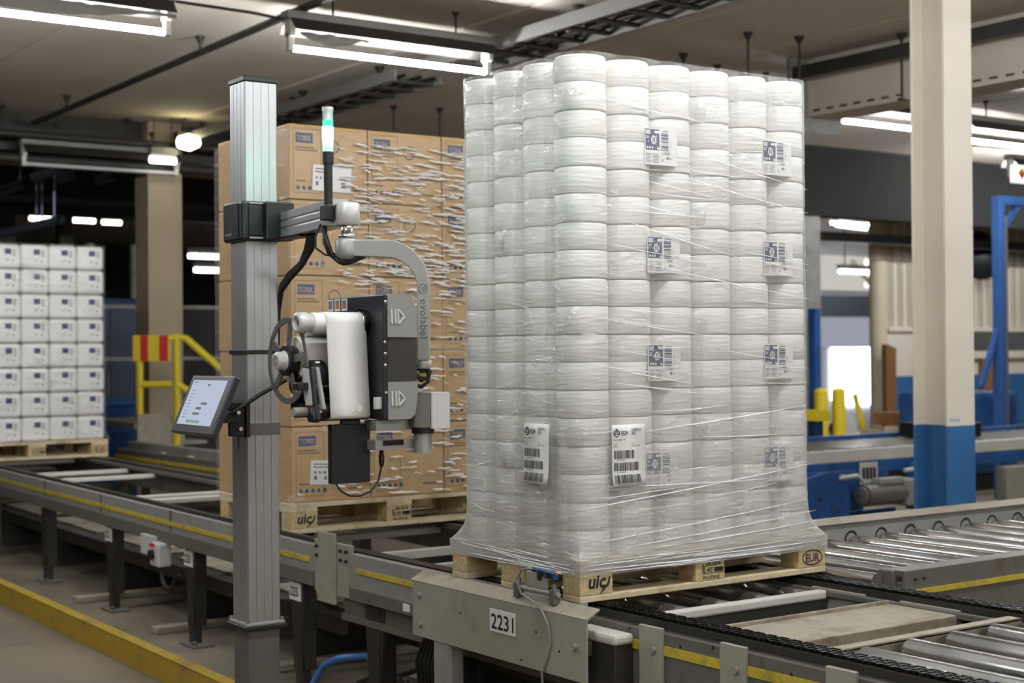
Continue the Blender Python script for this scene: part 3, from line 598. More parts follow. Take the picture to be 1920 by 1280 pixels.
for y in (1.05, 1.35, 1.8): G().box(.13, 1.03, y - .02, y + .02, .62, .66).build('cross_bar', M['white'], t, .005)
G().box(.01, .03, 1.62, 1.95, .5, .73).build('connection_plate', M['olive'], t, .004)
G().box(.00, .01, 1.74, 1.90, .46, .77).build('connection_plate', M['olive'], t, .004)
for y in (1.65, 1.70, 1.92): 
    for z in (.66, .70): G().cyl((.0, y, z), (.01, y, z), .008, n=6).build('bolt', M['ink'], t)
lg = G(); leg(lg, .03, 1.45, .50, .085); lg.build('leg', M['dsteel'], t, .003)
G().box(-.0, .035, .0, 1.6, .525, .70).box(.0, .04, 0, 1.6, .515, .535).build('side_frame', M['steel'], t, .003)
G().box(-.006, 0, 0, 1.55, .622, .642).build('yellow_stripe', M['ystripe'], t)
G().box(-.01, .035, 0, 1.6, .505, .56).build('frame_flange', M['steel2'], t, .003)
for y, in ((1.12,), (.95,)): G().box(-.014, -.008, y - .025, y + .025, .52, .55).build('sticker', M['paper'], t)
for y in (1.25,): G().box(.3, .36, y - .06, y + .06, .34, .5).build('yellow_bracket', M['yell'], t, .004)
G().box(.2, .9, .5, 1.1, .12, .44).build('drive_housing', M['dsteel'], t, .02)
G().prism([(0, 0), (.3, 0), (.32, .16), (.02, .14)], (.25, 1.25, .0), (0, 1, 0), Z3, (.05, 0, 0)).build('floor_box', M['dusty'], t, .01)

# guard plate with its number, and the photo sensor on it
t = thing('guard_plate', (-.1, .36, .49), 'grey green sheet steel guard plate numbered 2231 below the roll pallet', 'guard')
G().box(-.106, -.1, -.17, .92, .47, .68).build('plate', M['olive'], t, .002)
G().prism([(-.103, .676), (-.05, .706), (-.05, .712), (-.108, .682)], (0, -.17, 0), X, Z3, (0, 1.10, 0)).build('folded_lip', M['dusty'], t, .001)
for y, z in ((.87, .63), (.86, .52), (-.11, .585)): G().cyl((-.106, y, z), (-.118, y, z), .012, n=6).build('bolt', M['steel'], t)
for y, z in ((.58, .60), (.11, .60), (.2, .49), (-.02, .555)): G().cyl((-.106, y, z), (-.1065, y, z), .005, n=8).build('hole', M['ink'], t)
numberplate('2231', (-.108, .308, .605), (0, -1, 0), Z3, .158, .080, t)
for y in (.6, -.1): G().box(-.1, .035, y - .02, y + .02, .55, .6).build('standoff', M['steel2'], t)
G().box(-.1, -.04, .66, .78, 0, .47).build('support_post', M['steel'], t, .006)
t = thing('motor_cover', (.0, -.12, 0), 'open steel box with pale top beside the guard plate end', 'box')
G().box(-.055, .03, -.25, -.02, .60, .635).build('lid', M['white'], t, .012); G().box(-.045, .03, -.24, -.02, .10, .60).build('body', M['dsteel'], t, .004); G().box(-.045, .03, -.24, -.02, 0, .1).build('foot', M['dsteel'], t)  # lid paler than the dark body
t = thing('photo_sensor', (-.07, .12, .705), 'blue photo sensor with grey cable clamped above the guard plate', 'sensor')
G().cyl((-.075, .28, .735), (-.075, .02, .735), .009, n=10).build('rod', M['steel'], t)
for y in (.255, .045):
    G().box(-.09, -.06, y - .014, y + .014, .700, .752).build('clamp', M['steel2'], t, .004); G().cyl((-.075, y, .75), (-.075, y, .768), .010, n=6).build('clamp_bolt', M['chrome'], t)
G().box(-.082, -.066, .09, .2, .742, .80).build('bracket', M['olive'], t, .004); G().cyl((-.0825, .12, .785), (-.086, .12, .785), .012, n=10).build('bracket_hole', M['ink'], t)
G().cbox((-.075, .085, .798), (0, .052, .003), (.009, 0, 0), (0, -.0008, .0125)).build('body', M['mblue'], t, .003)
G().box(-.088, -.083, .045, .075, .789, .806).build('lens', M['black'], t); G().box(-.088, -.083, .095, .12, .791, .807).build('lens', M['black'], t); G().box(-.08, -.07, .028, .034, .80, .808).build('led', M['red'], t)
G().tube([(-.075, .13, .802), (-.075, .19, .806), (-.078, .235, .795), (-.085, .25, .755), (-.09, .22, .718), (-.105, .14, .705), (-.116, .075, .695), (-.114, .03, .64), (-.112, .02, .58), (-.113, .04, .52), (-.112, .07, .47), (-.11, .06, .30)], .0045, 7).build('cable', M['shell'], t)
G().cyl((-.075, .128, .801), (-.075, .165, .805), .0085, n=8).build('plug', M['black'], t)

# long chain conveyor to the rear (leans a little off the transfer's line)
A = R(-1.9)
t = thing('chain_conveyor', (.02, 2.1, 0), 'long grey chain conveyor with yellow stripe carrying the carton pallet', 'conveyor', rz=A)
L0, L1 = -.15, 9.5
lb = dict(local=True)
G().box(0, .035, L0, L1, .525, .70).box(0, .05, L0, L1, .515, .53).build('side_frame', M['steel'], t, .003, **lb)
G().box(-.012, .0, L0, L1, .515, .585).build('frame_flange', M['steel2'], t, .004, **lb)
for k in range(5): G().box(-.006, .0, L0 + .06 + k * 1.55, L0 + .04 + (k + 1) * 1.55, .618, .640).build('yellow_stripe', M['ystripe'], t, **lb)
for k in range(8): G().box(-.004, .0, L0 + 1.2 * k + .6, L0 + 1.2 * k + .61, .53, .70).build('joint', M['dsteel'], t, **lb)
G().box(.035, .14, L0, L1, .66, .686).box(.03, .05, L0, L1, .69, .72).build('chain_guide', M['dsteel'], t, .003, **lb)
G().box(.062, .128, L0, L1, .686, .70).build('chain', M['chain'], t, **lb)
G().box(1.06, 1.10, L0, L1, .52, .70).box(.96, 1.06, L0, L1, .66, .686).build('side_frame', M['steel2'], t, .003, **lb)
G().box(1.0, 1.065, L0, L1, .686, .70).build('chain', M['chain'], t, **lb)
for y in (.42, .98, 2.72, 2.98, 4.62, 5.22, 6.6, 7.6): G().box(.14, .97, y - .035, y + .035, .63, .66).build('cross_bar', M['white'], t, .006, **lb)
for y in (.3, 1.9, 3.8, 5.6): G().box(.14, .97, y - .03, y + .03, .46, .52).build('tie_bar', M['dsteel'], t, **lb)
for i, (y, nm) in enumerate([(.08, '2225'), (1.42, '2220'), (2.75, '2221'), (4.15, None), (5.6, None), (7.1, None)]):
    lg = G(); leg(lg, .02, y, .52, .072); lg.build('leg', M['dsteel'], t, .003, **lb)
    G().box(-.02, .1, y - .13, y + .06, 0, .012).box(-.005, .02, y - .1, y - .07, .012, .03).build('foot_plate', M['steel2'], t, **lb)
    if nm:
        c = Vector((.018, y + .02, .46)); u = Vector((0, -1, 0)); n = u.cross(Vector(Z3))
        G().cbox(c, u * .06, Vector(Z3) * .042, n * .002).build('number_plate', M['paper'], t, **lb)
        G().text(nm, .062, c + n * .004 - u * .052 - Vector(Z3) * .022, u, Z3, sx=.72, bold=.01).build('plate_digits', M['ink'], t, **lb)
    lg = G(); leg(lg, 1.02, y, .52, .06); lg.build('leg', M['dsteel'], t, .003, **lb)
G().box(.3, .34, .2, 8, .21, .29).box(.34, .8, .2, 8, .27, .285).build('return_channel', M['dsteel'], t, **lb)
for k in range(6): G().box(.42, 1.0, .2 + k * 1.35, 1.3 + k * 1.35, .285, .30).build('dust_tray', M['dusty'], t, .003, **lb)
for k in range(5): G().box(.3, 1.0, .6 + k * 1.4, .66 + k * 1.4, 0, .27).build('channel_foot', M['dsteel'], t, **lb)
t = thing('isolator_switch', (.0, 3.9, .37), 'grey isolator switch box with black knob under the long conveyor', 'switch')
G().box(.02, .1, 3.80, 3.93, .385, .515).build('box', M['shell2'], t, .012); G().cyl((.02, 3.88, .45), (.0, 3.88, .45), .028, n=14).build('knob', M['black'], t); G().box(.015, .02, 3.85, 3.92, .495, .512).build('warning_label', M['red'], t)
G().box(.05, .14, 3.94, 4.14, .43, .54).build('mounting_plate', M['shell2'], t, .004); G().tube([(.06, 3.86, .385), (.06, 3.85, .31), (.06, 3.80, .27), (.06, 3.72, .27), (.06, 3.68, .32), (.08, 3.66, .36)], .014, 8).build('cable', M['rubber'], t)
# second line behind
t = thing('chain_conveyor', (1.9, 6.5, 0), 'second chain conveyor with worn yellow stripe behind the carton pallet', 'conveyor')
G().box(1.78, 1.84, 3.2, 9.2, .53, .70).build('side_frame', M['steel2'], t, .004); G().box(1.772, 1.78, 3.2, 9.2, .618, .65).build('yellow_stripe', M['ystripe'], t)
G().box(1.84, 2.5, 3.2, 9.2, .64, .66).build('deck', M['dark'], t)
for y in (4.6, 5.4, 7.7, 8.3): G().box(1.86, 2.5, y, y + .06, .66, .70).build('cross_bar', M['white'], t, .005)
for y in (3.6, 5.6, 7.6, 9.0): G().box(1.78, 1.86, y, y + .1, 0, .53).build('leg', M['dsteel'], t)
G().box(1.9, 2.0, 5.6, 9.2, .66, .76).build('guide_rail', M['steel'], t, .004)

# roller conveyor leading away beside the tall pallet
t = thing('roller_conveyor', (3.4, .2, 0), 'steel roller conveyor with dusty rollers leading away beside the roll pallet', 'conveyor')
x1 = 7.6
G().prism([(0, 0), (.06, 0), (.06, .01), (.012, .01), (.012, .055), (.03, .075), (.03, .12), (.012, .14), (.012, .195), (.09, .195), (.09, .215), (0, .215)], (1.3, -.30, .51), Y, Z3, (x1 - 1.3, 0, 0)).build('side_frame', M['steel2'], t, .002)
G().box(1.32, x1, -.306, -.298, .632, .652).build('yellow_stripe', M['ystripe'], t)
G().box(1.28, 1.31, -.26, -.19, .56, .725).build('end_bracket', M['steel2'], t, .006)
for x in (1.36, 1.41): G().cyl((x, -.301, .69), (x, -.305, .69), .006, n=8).build('slot', M['ink'], t)
G().box(1.14, x1, .635, .655, .52, .765).box(1.14, x1, .64, .80, .755, .77).build('side_frame', M['steel'], t, .003)
G().box(1.14, x1, .62, .80, .768, .774).build('rail_flange', M['dusty'], t, .002)
g0 = None; n = 32
for i in range(n):
    x = 1.24 + .2025 * i
    if g0 is None:
        g0 = G().cyl((x, -.22, .685), (x, .60, .685), .030, n=16).cyl((x, .60, .685), (x, .64, .685), .024, n=12).build('roller', M['galv'], t)
    else:
        q = g0.copy(); COL.objects.link(q); q.location = (.2025 * i, 0, 0)
for i in range(0, n, 1):
    x = 1.24 + .2025 * i
    if i == 0: r0 = G().ring2((x, .634, .69), X, Z3, 0, 0, .045, .045, .012, 18).build('bearing_ring', M['black'], t)
    else:
        q = r0.copy(); COL.objects.link(q); q.location = (.2025 * i, 0, 0)
G().box(1.32, x1, -.27, .62, .54, .56).build('belly_pan', M['dsteel'], t)
for x in (1.6, 3.6, 5.6, 7.4):
    for y in (-.28, .66): G().box(x, x + .08, y, y + .06, 0, .52).build('leg', M['dsteel'], t)
G().prism([(0, 0), (.16, .02), (.18, .05), (.02, .04)], (2.72, .1, .718), X, Y, (0, 0, .002)).build('paper_scrap', M['paper'], t)

# yellow kick rail and pale floor strips that stand for bands of light
t = thing('kick_rail', (-.37, 3.6, 0), 'scuffed yellow steel kick rail along the floor beside the conveyor', 'rail', rz=R(-1.0))
G().box(-.005, .005, -5.5, 6, .0, .125).build('plate', M['yell'], t, .002, local=True); G().box(-.005, .06, -5.5, 6, .118, .128).build('flange', M['yell'], t, .002, local=True)
for y in (-3.2, -.5, 1.8, 4.2): G().box(.005, .08, y - .03, y + .03, 0, .012).build('foot', M['steel2'], t, local=True)
for i, (y, lab) in enumerate([(2.6, 'pale strip standing for light on the floor nearest the machine pedestal'), (3.9, 'middle pale strip standing for light on the floor under the long conveyor'), (5.2, 'furthest pale strip standing for light on the floor under the long conveyor')]):
    t = tag(G().box(.05, 3.0, y, y + .10, 0, .035).build('floor_strip', M['dusty'], None, .006), lab, 'strip', 'floor strips')
t = thing('cable_bundle', (.2, 1.1, 0), 'tangle of black cables with one blue hose on the floor below the conveyor', 'cables')
for k in range(7):
    pts = [(.12 + .12 * k, 1.9 - .1 * k, .02), (.10 + .1 * k, 1.7 - .12 * k, .12 + .03 * k), (.14 + .07 * k, 1.5 - .13 * k, .2 + .02 * (k % 3)), (.2 + .06 * k, 1.3 - .12 * k, .05)]
    G().tube(pts, .013, 6).build('cable', M['rubber'], t)
G().tube([(.02, 2.0, .06), (.03, 1.9, .17), (.04, 1.78, .22), (.10, 1.66, .24), (.2, 1.6, .2)], .016, 8).build('hose', bpy.data.materials['blue hose'], t)
t = thing('cable_loop', (-.02, .8, 0), 'loop of dark cables hanging beside the guard plate post', 'cables')
for k in range(6): G().tube([(-.02, .95 - .02 * k, .47), (-.04, 1.0 - .03 * k, .35), (-.03, .98 - .02 * k, .2), (0, .9 - .02 * k, .02)], .008, 6).build('cable', M['rubber'], t)

# ------------------------------------------------------------------ EUR pallets
def make_pallet():
    r = thing('euro_pallet', (0, 0, 0), 'x', 'pallet', 'euro pallets'); lo = dict(local=True)
    for y, w in ((0, .145), (.1825, .1), (.3275, .145), (.5175, .1), (.655, .145)):
        G().box(0, 1.2, y, y + w, .122, .144).build('deck_board', M['wood'], r, .002, **lo)
    for x in (0, .5275, 1.055): G().box(x, x + .145, 0, .8, .100, .122).build('cross_board', M['wood'], r, .002, **lo)
    for y, w in ((0, .1), (.3275, .145), (.7, .1)):
        G().box(0, 1.2, y, y + w, 0, .022).build('base_board', M['wood'], r, .003, **lo)
        for x in (0, .5275, 1.055):
            b = G().box(x + .001, x + .144, y + .001, y + w - .001, .022, .100).build('block', M['chip'], r, .003, **lo)
            if y == 0:
                o = Vector((x, -.0008, .022)); g = G()
                if x == 0:
                    g.text('uic', .066, o, X, (.18, 0, 1), .028, .026, sx=1.0, bold=.025); g.prism([(.085, .006), (.120, .040), (.128, .060), (.132, .060), (.127, .034), (.092, .006)], o, X, Z3, (0, -.0004, 0))
                elif x > 1:
                    g.ring2(o, X, Z3, .0725, .039, .055, .030, .0045); g.text('EUR', .043, o, X, Z3, .034, .023, sx=.95, bold=.012)
                else:
                    g.text('DK-001B', .019, o, X, Z3, .05, .055, bold=.02); g.text('HT', .022, o, X, Z3, .055, .032, bold=.02); g.text('DK-127-8-02', .015, o, X, Z3, .035, .008, bold=.02)
                    for q in ((.032, .027, .11, .002), (.032, .072, .11, .002), (.032, .027, .002, .047), (.14, .027, .002, .047), (.09, .032, .045, .016)): g.quad(o, X, Z3, q[2], q[3], q[0], q[1])
                    g.text('IPPC', .015, o + Vector((.047, 0, .03)), Z3, (-1, 0, 0), 0, 0, bold=.02)
                g.build('stamp', M['ink'], b, **lo)
    return r
PL = make_pallet(); PL.location = (0, 0, .70); PL['label'] = 'pale wooden pallet stamped EUR under the tall white rolls'
KIDS.clear()
copy_tree(PL, (.10, 2.36, .70), 'wooden pallet under the brown cartons on the long conveyor')
copy_tree(PL, (.155, 8.22, .70), 'wooden pallet under the labelled white bundles, furthest away')

# ------------------------------------------------------------------ tall load of paper rolls
DZ = .844; RH = .0967; RR = .0922
XS = [.095 + .194 * i for i in range(6)]; YS = [.100 + .186 * j for j in range(4)]
gt = G(); gt.lathe([(.03, 0), (RR - .001, 0), (RR, .001), (RR + .0004, RH / 2), (RR - .0002, RH - .0135), (RR - .0035, RH - .006), (RR - .0105, RH - .0030), (.03, RH - .0030), (.03, 0)], (0, 0, 0), Z3, 40)
gb = G(); gb.lathe([(.03, .0006), (RR - .005, .0006), (RR - .0012, .003), (RR, .007), (RR + .0004, RH / 2), (RR, RH - .0022), (RR - .0015, RH - .0006), (.03, RH - .0006), (.03, .0006)], (0, 0, 0), Z3, 40)
proto = None; protos = {}
colname = ['near corner column', 'second column of the long side', 'third column of the long side', 'fourth column of the long side', 'fifth column of the long side', 'last column of the long side']
colnamey = ['', 'second column of the short side', 'third column of the short side', 'last column of the short side']
for ci, (x, y, nm) in enumerate([(XS[i], YS[0], colname[i]) for i in range(6)] + [(XS[0], YS[j], colnamey[j]) for j in range(1, 4)]):
    for k in range(18):
        pair = k // 2; pr = random.Random(ci * 31 + pair)
        dx, dy = pr.uniform(-.002, .002), pr.uniform(-.002, .002)
        if y > YS[0]: dy = 0
        else: dx *= .3
        if y == YS[0] and x == XS[0]: dx, dy = pr.uniform(-.002, 0), pr.uniform(-.002, 0)
        if y > YS[0]: dx = -abs(dx) + .001
        z = DZ + RH * (17 - k) + (.0 if k % 2 else .0015)
        lab = 'white paper roll, %s in the %s' % (ORD[k], nm)
        if k % 2 not in protos:
            o = (gb if k % 2 else gt).build('paper_roll', M['roll'], None, local=True); protos[k % 2] = o
        else:
            o = protos[k % 2].copy(); COL.objects.link(o)
        o.location = (x + dx, y + dy, z); o.rotation_euler = (0, 0, rng.uniform(0, 6.28)); tag(o, lab, 'paper roll', 'white paper rolls on the near pallet')

def wrap_path(x0, x1, y0, y1, r, step):
    """closed rounded rectangle: [(px, py, nx, ny)]"""
    out = []
    def seg(a, b, n):
        L = math.hypot(b[0] - a[0], b[1] - a[1]); m = max(1, int(L / step))
        for i in range(m): t = i / m; out.append((a[0] + (b[0] - a[0]) * t, a[1] + (b[1] - a[1]) * t, *n))
    def arc(cx, cy, a0):
        m = max(4, int(r * math.pi / 2 / step))
        for i in range(m):
            a = R(a0) + math.pi / 2 * i / m; out.append((cx + r * math.cos(a), cy + r * math.sin(a), math.cos(a), math.sin(a)))
    arc(x0 + r, y0 + r, 180); seg((x0 + r, y0), (x1 - r, y0), (0, -1)); arc(x1 - r, y0 + r, 270); seg((x1, y0 + r), (x1, y1 - r), (1, 0))
    arc(x1 - r, y1 - r, 0); seg((x1 - r, y1), (x0 + r, y1), (0, 1)); arc(x0 + r, y1 - r, 90); seg((x0, y1 - r), (x0, y0 + r), (-1, 0)); return out

def film_shell(path, z0, z1, dz, sag, amp, skirt, seed, o=Vector((0, 0, 0))):
    g = G(); n = len(path); m = int((z1 - z0) / dz); vs = []; fs = []
    for k in range(m + 1):
        z = z0 + (z1 - z0) * k / m
        for i, (px, py, nx, ny) in enumerate(path):
            s = i * .008
            d = amp * (NZ.noise(Vector((px * 5 + seed, py * 5, z * 9))) + .6 * NZ.noise(Vector((px * 10 + seed, py * 10, z * 42 + px * 4 + py * 4))))
            d += amp * .8 * max(0, NZ.noise(Vector((px * 3 + 9, py * 3 + seed, z * 70 - px * 12)))) 
            d -= sag(px, py, nx, ny, z)
            x, y = px + nx * d, py + ny * d
            if skirt:
                x, y = skirt(x, y, z)
            vs.append((x + o.x, y + o.y, z + o.z))
    for k in range(m):
        for i in range(n):
            j = (i + 1) % n; fs.append((k * n + i, k * n + j, (k + 1) * n + j, (k + 1) * n + i))
    g.add(vs, fs, True); return g

LPOS = [(.31, 2.217), (.887, 2.216), (.318, 1.834), (.890, 1.837), (.317, 1.451), (.887, 1.449), (.303, 1.070), (.883, 1.065)]
def sag_rolls(px, py, nx, ny, z):
    if abs(ny) > .98: d = min(abs(px - c) for c in XS)
    elif abs(nx) > .98: d = min(abs(py - c) for c in YS)
    else: return 0
    d = min(d, RR - .001); dep = RR - math.sqrt(RR * RR - d * d)
    if abs(ny) > .98 and py < .4:
        for (lx, lz) in LPOS:
            if lx - .015 < px < lx + .167 and lz - .015 < z < lz + .145: return -.0005
    k = .16 + .22 * NZ.noise(Vector((px * 3, py * 3, z * 4)))
    return min(k * dep, .010)
def skirt_main(x, y, z):
    top = DZ + .16
    if z >= top: return x, y
    t = min(1, (top - z) / .16); t = t * t * t
    cx, cy = .6, .4
    # push outwards to the pallet edge
    ax = (x - .58) / .585; ay = (y - .38) / .378; q = max(abs(ax), abs(ay), 1e-4)
    ex = max(-.004, min(1.204, .6 + ax / q * .604)); ey = max(-.004, min(.804, .4 + ay / q * .404))
    return x + (ex - x) * t, y + (ey - y) * t
P1 = wrap_path(XS[0] - RR - .005, XS[5] + RR + .005, YS[0] - RR - .005, YS[3] + RR + .005, RR, .009)
fg_ = film_shell(P1, DZ, DZ + 18 * RH + .006, .0085, sag_rolls, .0024, skirt_main, 3)
FILM = tag(fg_.build('stretch_film', M['film']), 'clear crinkled stretch film wrapped around the tall white rolls', 'film')
# film band hugging the deck boards
g = G()
def band(za, zb, ph):
    loop = [(-.005, -.005), (1.205, -.005), (1.205, .805), (-.005, .805)]; vs = []; fs = []; P = []
    for a, b in zip(loop, loop[1:] + loop[:1]):
        for i in range(30): t = i / 30; P.append((a[0] + (b[0] - a[0]) * t, a[1] + (b[1] - a[1]) * t))
    n = len(P)
    for i, p in enumerate(P):
        q = .006 * NZ.noise(Vector((p[0] * 3 + ph, p[1] * 3, ph)))
        e = .0025 * NZ.noise(Vector((p[0] * 14, p[1] * 14, ph)))
        c = (p[0] - .6) / 1.2, (p[1] - .4) / .8
        vs += [(p[0] + e * c[0], p[1] + e * c[1], za + q), (p[0] + (e + .001) * c[0], p[1] + (e + .001) * c[1], zb + q * .3)]
    for i in range(n): j = (i + 1) % n; fs.append((2 * i, 2 * j, 2 * j + 1, 2 * i + 1))
    g.add(vs, fs, True)
band(.790, DZ + .002, 1.0); band(.806, DZ + .001, 4.0)
g.build('film_band', M['film'], FILM)
# bunched ropes in the film
def ropes(spec, mat, parent, nm='film_fold_glint'):
    g = G()
    for (face, s0, s1, za, zb, r, bow) in spec:
        vs = []
        for i in range(15):
            t = i / 14; s = s0 + (s1 - s0) * t; z = za + (zb - za) * t - bow * math.sin(math.pi * t)
            off = .0058 + .0012 * math.sin(t * 19); w = r * (.35 + .9 * math.sin(math.pi * (i + .5) / 15)); w2 = w * 1.6
            by, bx = (-.0015, -.0015) if face[-1] == 'b' else (.0055, .0005)
            for (e, dz) in ((0, w), (w * 1.2, 0), (w * .6, -w)): vs.append((s, by - off - e, z + dz) if face[0] == 'x' else (bx - off - e, s, z + dz))
        g.add(vs, [q for i in range(14) for q in ((3 * i, 3 * i + 1, 3 * i + 4, 3 * i + 3), (3 * i + 1, 3 * i + 2, 3 * i + 5, 3 * i + 4))], True)
    g.build(nm, mat, parent, kind='stuff')
rs = random.Random(5); spec = []
for i in range(46):
    s = rs.uniform(.05, .8); L = rs.uniform(.12, .42); z = rs.uniform(1.0, 2.52); sl = rs.uniform(-.15, -.02) if z > 1.4 else rs.uniform(-.02, .13)
    spec.append(('x', s, min(1.12, s + L), z, z + sl * L, rs.uniform(.0005, .0013), rs.uniform(0, .006)))
for (s0, s1, za, zb, r) in [(.30, 1.13, 1.865, 1.75, .0016), (.18, .75, 2.02, 1.90, .0014), (.05, .5, 1.52, 1.44, .0015), (.3, 1.1, 1.275, 1.345, .0018), (.02, 1.13, 1.02, 1.12, .0018), (.1, .9, 1.09, 1.075, .0014), (.5, 1.12, 2.18, 2.08, .0014), (.5, 1.12, 2.28, 2.17, .0012), (.45, 1.1, 2.40, 2.33, .0012), (.05, .7, 1.68, 1.60, .0012), (.05, 1.1, .90, .985, .0014), (.2, 1.15, .875, .94, .0014), (.3, 1.15, .862, .90, .0016)]:
    spec.append(('x', s0, s1, za, zb, r, .004))
for i in range(20):
    s = rs.uniform(.1, .55); L = rs.uniform(.08, .25); z = rs.uniform(.95, 2.5); spec.append(('y', s, min(.72, s + L), z, z + rs.uniform(-.3, .3) * L, rs.uniform(.0005, .001), .01))
for i in range(16):
    s0 = rs.uniform(0, .6); z = rs.uniform(.793, .842); spec.append(('xb', s0, min(1.19, s0 + rs.uniform(.3, .9)), z, z + rs.uniform(-.008, .014), rs.uniform(.0008, .0018), .002))
    s0 = rs.uniform(0, .4); spec.append(('yb', s0, min(.79, s0 + rs.uniform(.2, .5)), z, z + rs.uniform(-.01, .02), rs.uniform(.0008, .0016), .002))
ropes(spec, M['film4'], FILM)
# puckered film ends where the roll bundles were sealed
def pucker(c, n, r, seed):
    n = Vector(n).normalized(); u = n.cross(Vector(Z3)).normalized(); v = Vector(Z3); g = G(); vs = []; fs = []; m = 26; K = 6
    for k in range(K):
        for i in range(m):
            a = 2 * math.pi * i / m; q = k / (K - 1)
            rr = r * q * (1 + .22 * NZ.noise(Vector((math.cos(a) * 2, math.sin(a) * 2, seed))))
            h = .012 * (1 - q * q) + .006 * math.sin(a * 9 + seed) * q * (1 - q) * 3 + .005 * NZ.noise(Vector((math.cos(a) * 5, math.sin(a) * 5 + q * 4, seed * 3)))
            vs.append(Vector(c) + u * rr * math.cos(a) * .85 + v * rr * math.sin(a) + n * h)
    for k in range(K - 1):
        for i in range(m): j = (i + 1) % m; fs.append((k * m + i, k * m + j, (k + 1) * m + j, (k + 1) * m + i))
    g.add(vs, fs, True); return g
zs = [2.43, 2.05, 1.66, 1.27, .90]
for i, z in enumerate(zs):
    pucker((.012, .03, z), (-.8, -.6, 0), .052, i + 1.3).build('film_pucker', M['film5'], FILM)
    if i < 4: pucker((.565, .012, z), (0, -1, 0), .05, i + 7.1).build('film_pucker', M['film5'], FILM)
    if i in (1, 3): pucker((.0, .42, z - .1), (-1, 0, 0), .05, i + 3.7).build('film_pucker', M['film5'], FILM)

# printed product labels under the film
def make_product_label():
    r = thing('product_label', (0, 0, 0), 'x', 'label', 'blue and white product labels on the rolls'); lo = dict(local=True)
    o = Vector((0, 0, 0)); w, h = .152, .130; e = lambda q: Vector((0, -q, 0))
    G().box(0, w, 0, .0006, 0, h).build('sheet', M['paper'], r, **lo)
    pn = G().box(.004, .068, -.0004, 0, .052, .126).build('navy_panel', M['navyink'], r, **lo)
    g = G().disc(e(.0008), X, Z3, .041, .088, .012, .016).quad(e(.0008), X, Z3, .02, .014, .006, .108).quad(e(.0008), X, Z3, .022, .009, .046, .112).disc(e(.0008), X, Z3, .062, .058, .0045)
    for k in range(3): g.quad(e(.0008), X, Z3, .0075, .008, .008 + k * .0115, .0565)
    g.quad(e(.0008), X, Z3, .012, .0025, .007, .098).quad(e(.0008), X, Z3, .010, .0025, .007, .093).quad(e(.0008), X, Z3, .0008, .06, .0555, .056)
    g.build('white_marks', M['paper'], pn, **lo)
    g = G()
    for k in (0, 1): g.disc(e(.0012), X, Z3, .037 + k * .008, .097, .002).quad(e(.0012), X, Z3, .0042, .017, .035 + k * .008, .078)
    g.text('TORK', .009, e(.0012), X, Z3, .0068, .1115, bold=.01, sx=.8); g.build('figures', M['navyink'], pn, **lo)
    rb = random.Random(3); g = G(); z = .052
    while z < .112:
        hgt = rb.choice((.0012, .0025, .004, .0055)); g.quad(e(.0008), X, Z3, .034, hgt, .076, z); z += hgt + rb.choice((.0015, .0025, .004))
    g.text('73 22540 66', .006, Vector((.122, -.0008, .06)), Z3, (-1, 0, 0)); g.build('barcode', M['navyink'], r, **lo)
    g = G()
    for k in range(7): g.quad(e(.0008), X, Z3, .026 - .003 * (k % 3), .0016, .005, .008 + k * .005).quad(e(.0008), X, Z3, .030 - .004 * (k % 2), .0016, .036, .008 + k * .005)
    g.disc(e(.0008), X, Z3, .106, .026, .0055).quad(e(.0008), X, Z3, .010, .003, .114, .024); g.text('A', .016, e(.0008), X, Z3, .076, .012)
    for k in range(9): g.quad(e(.0008), X, Z3, .0013, .010, .092 + k * .0028, .038)
    g.quad(e(.0008), X, Z3, .03, .003, .08, .120); g.text('3', .012, e(.0008), X, Z3, .080, .036); g.build('small_print', M['ink2'], r, **lo)
    return r
PLB = make_product_label()
sides = ('beside the near corner columns', 'by the far edge of the load')
for i, (x, z) in enumerate(LPOS):
    lab = 'blue and white product label, %s of the four %s' % (('topmost', 'second', 'third', 'lowest')[i // 2], sides[i % 2])
    if i == 0: PLB.location = (x, .0062, z); PLB['label'] = lab; KIDS.clear()
    else: copy_tree(PLB, (x, .0062, z), lab)

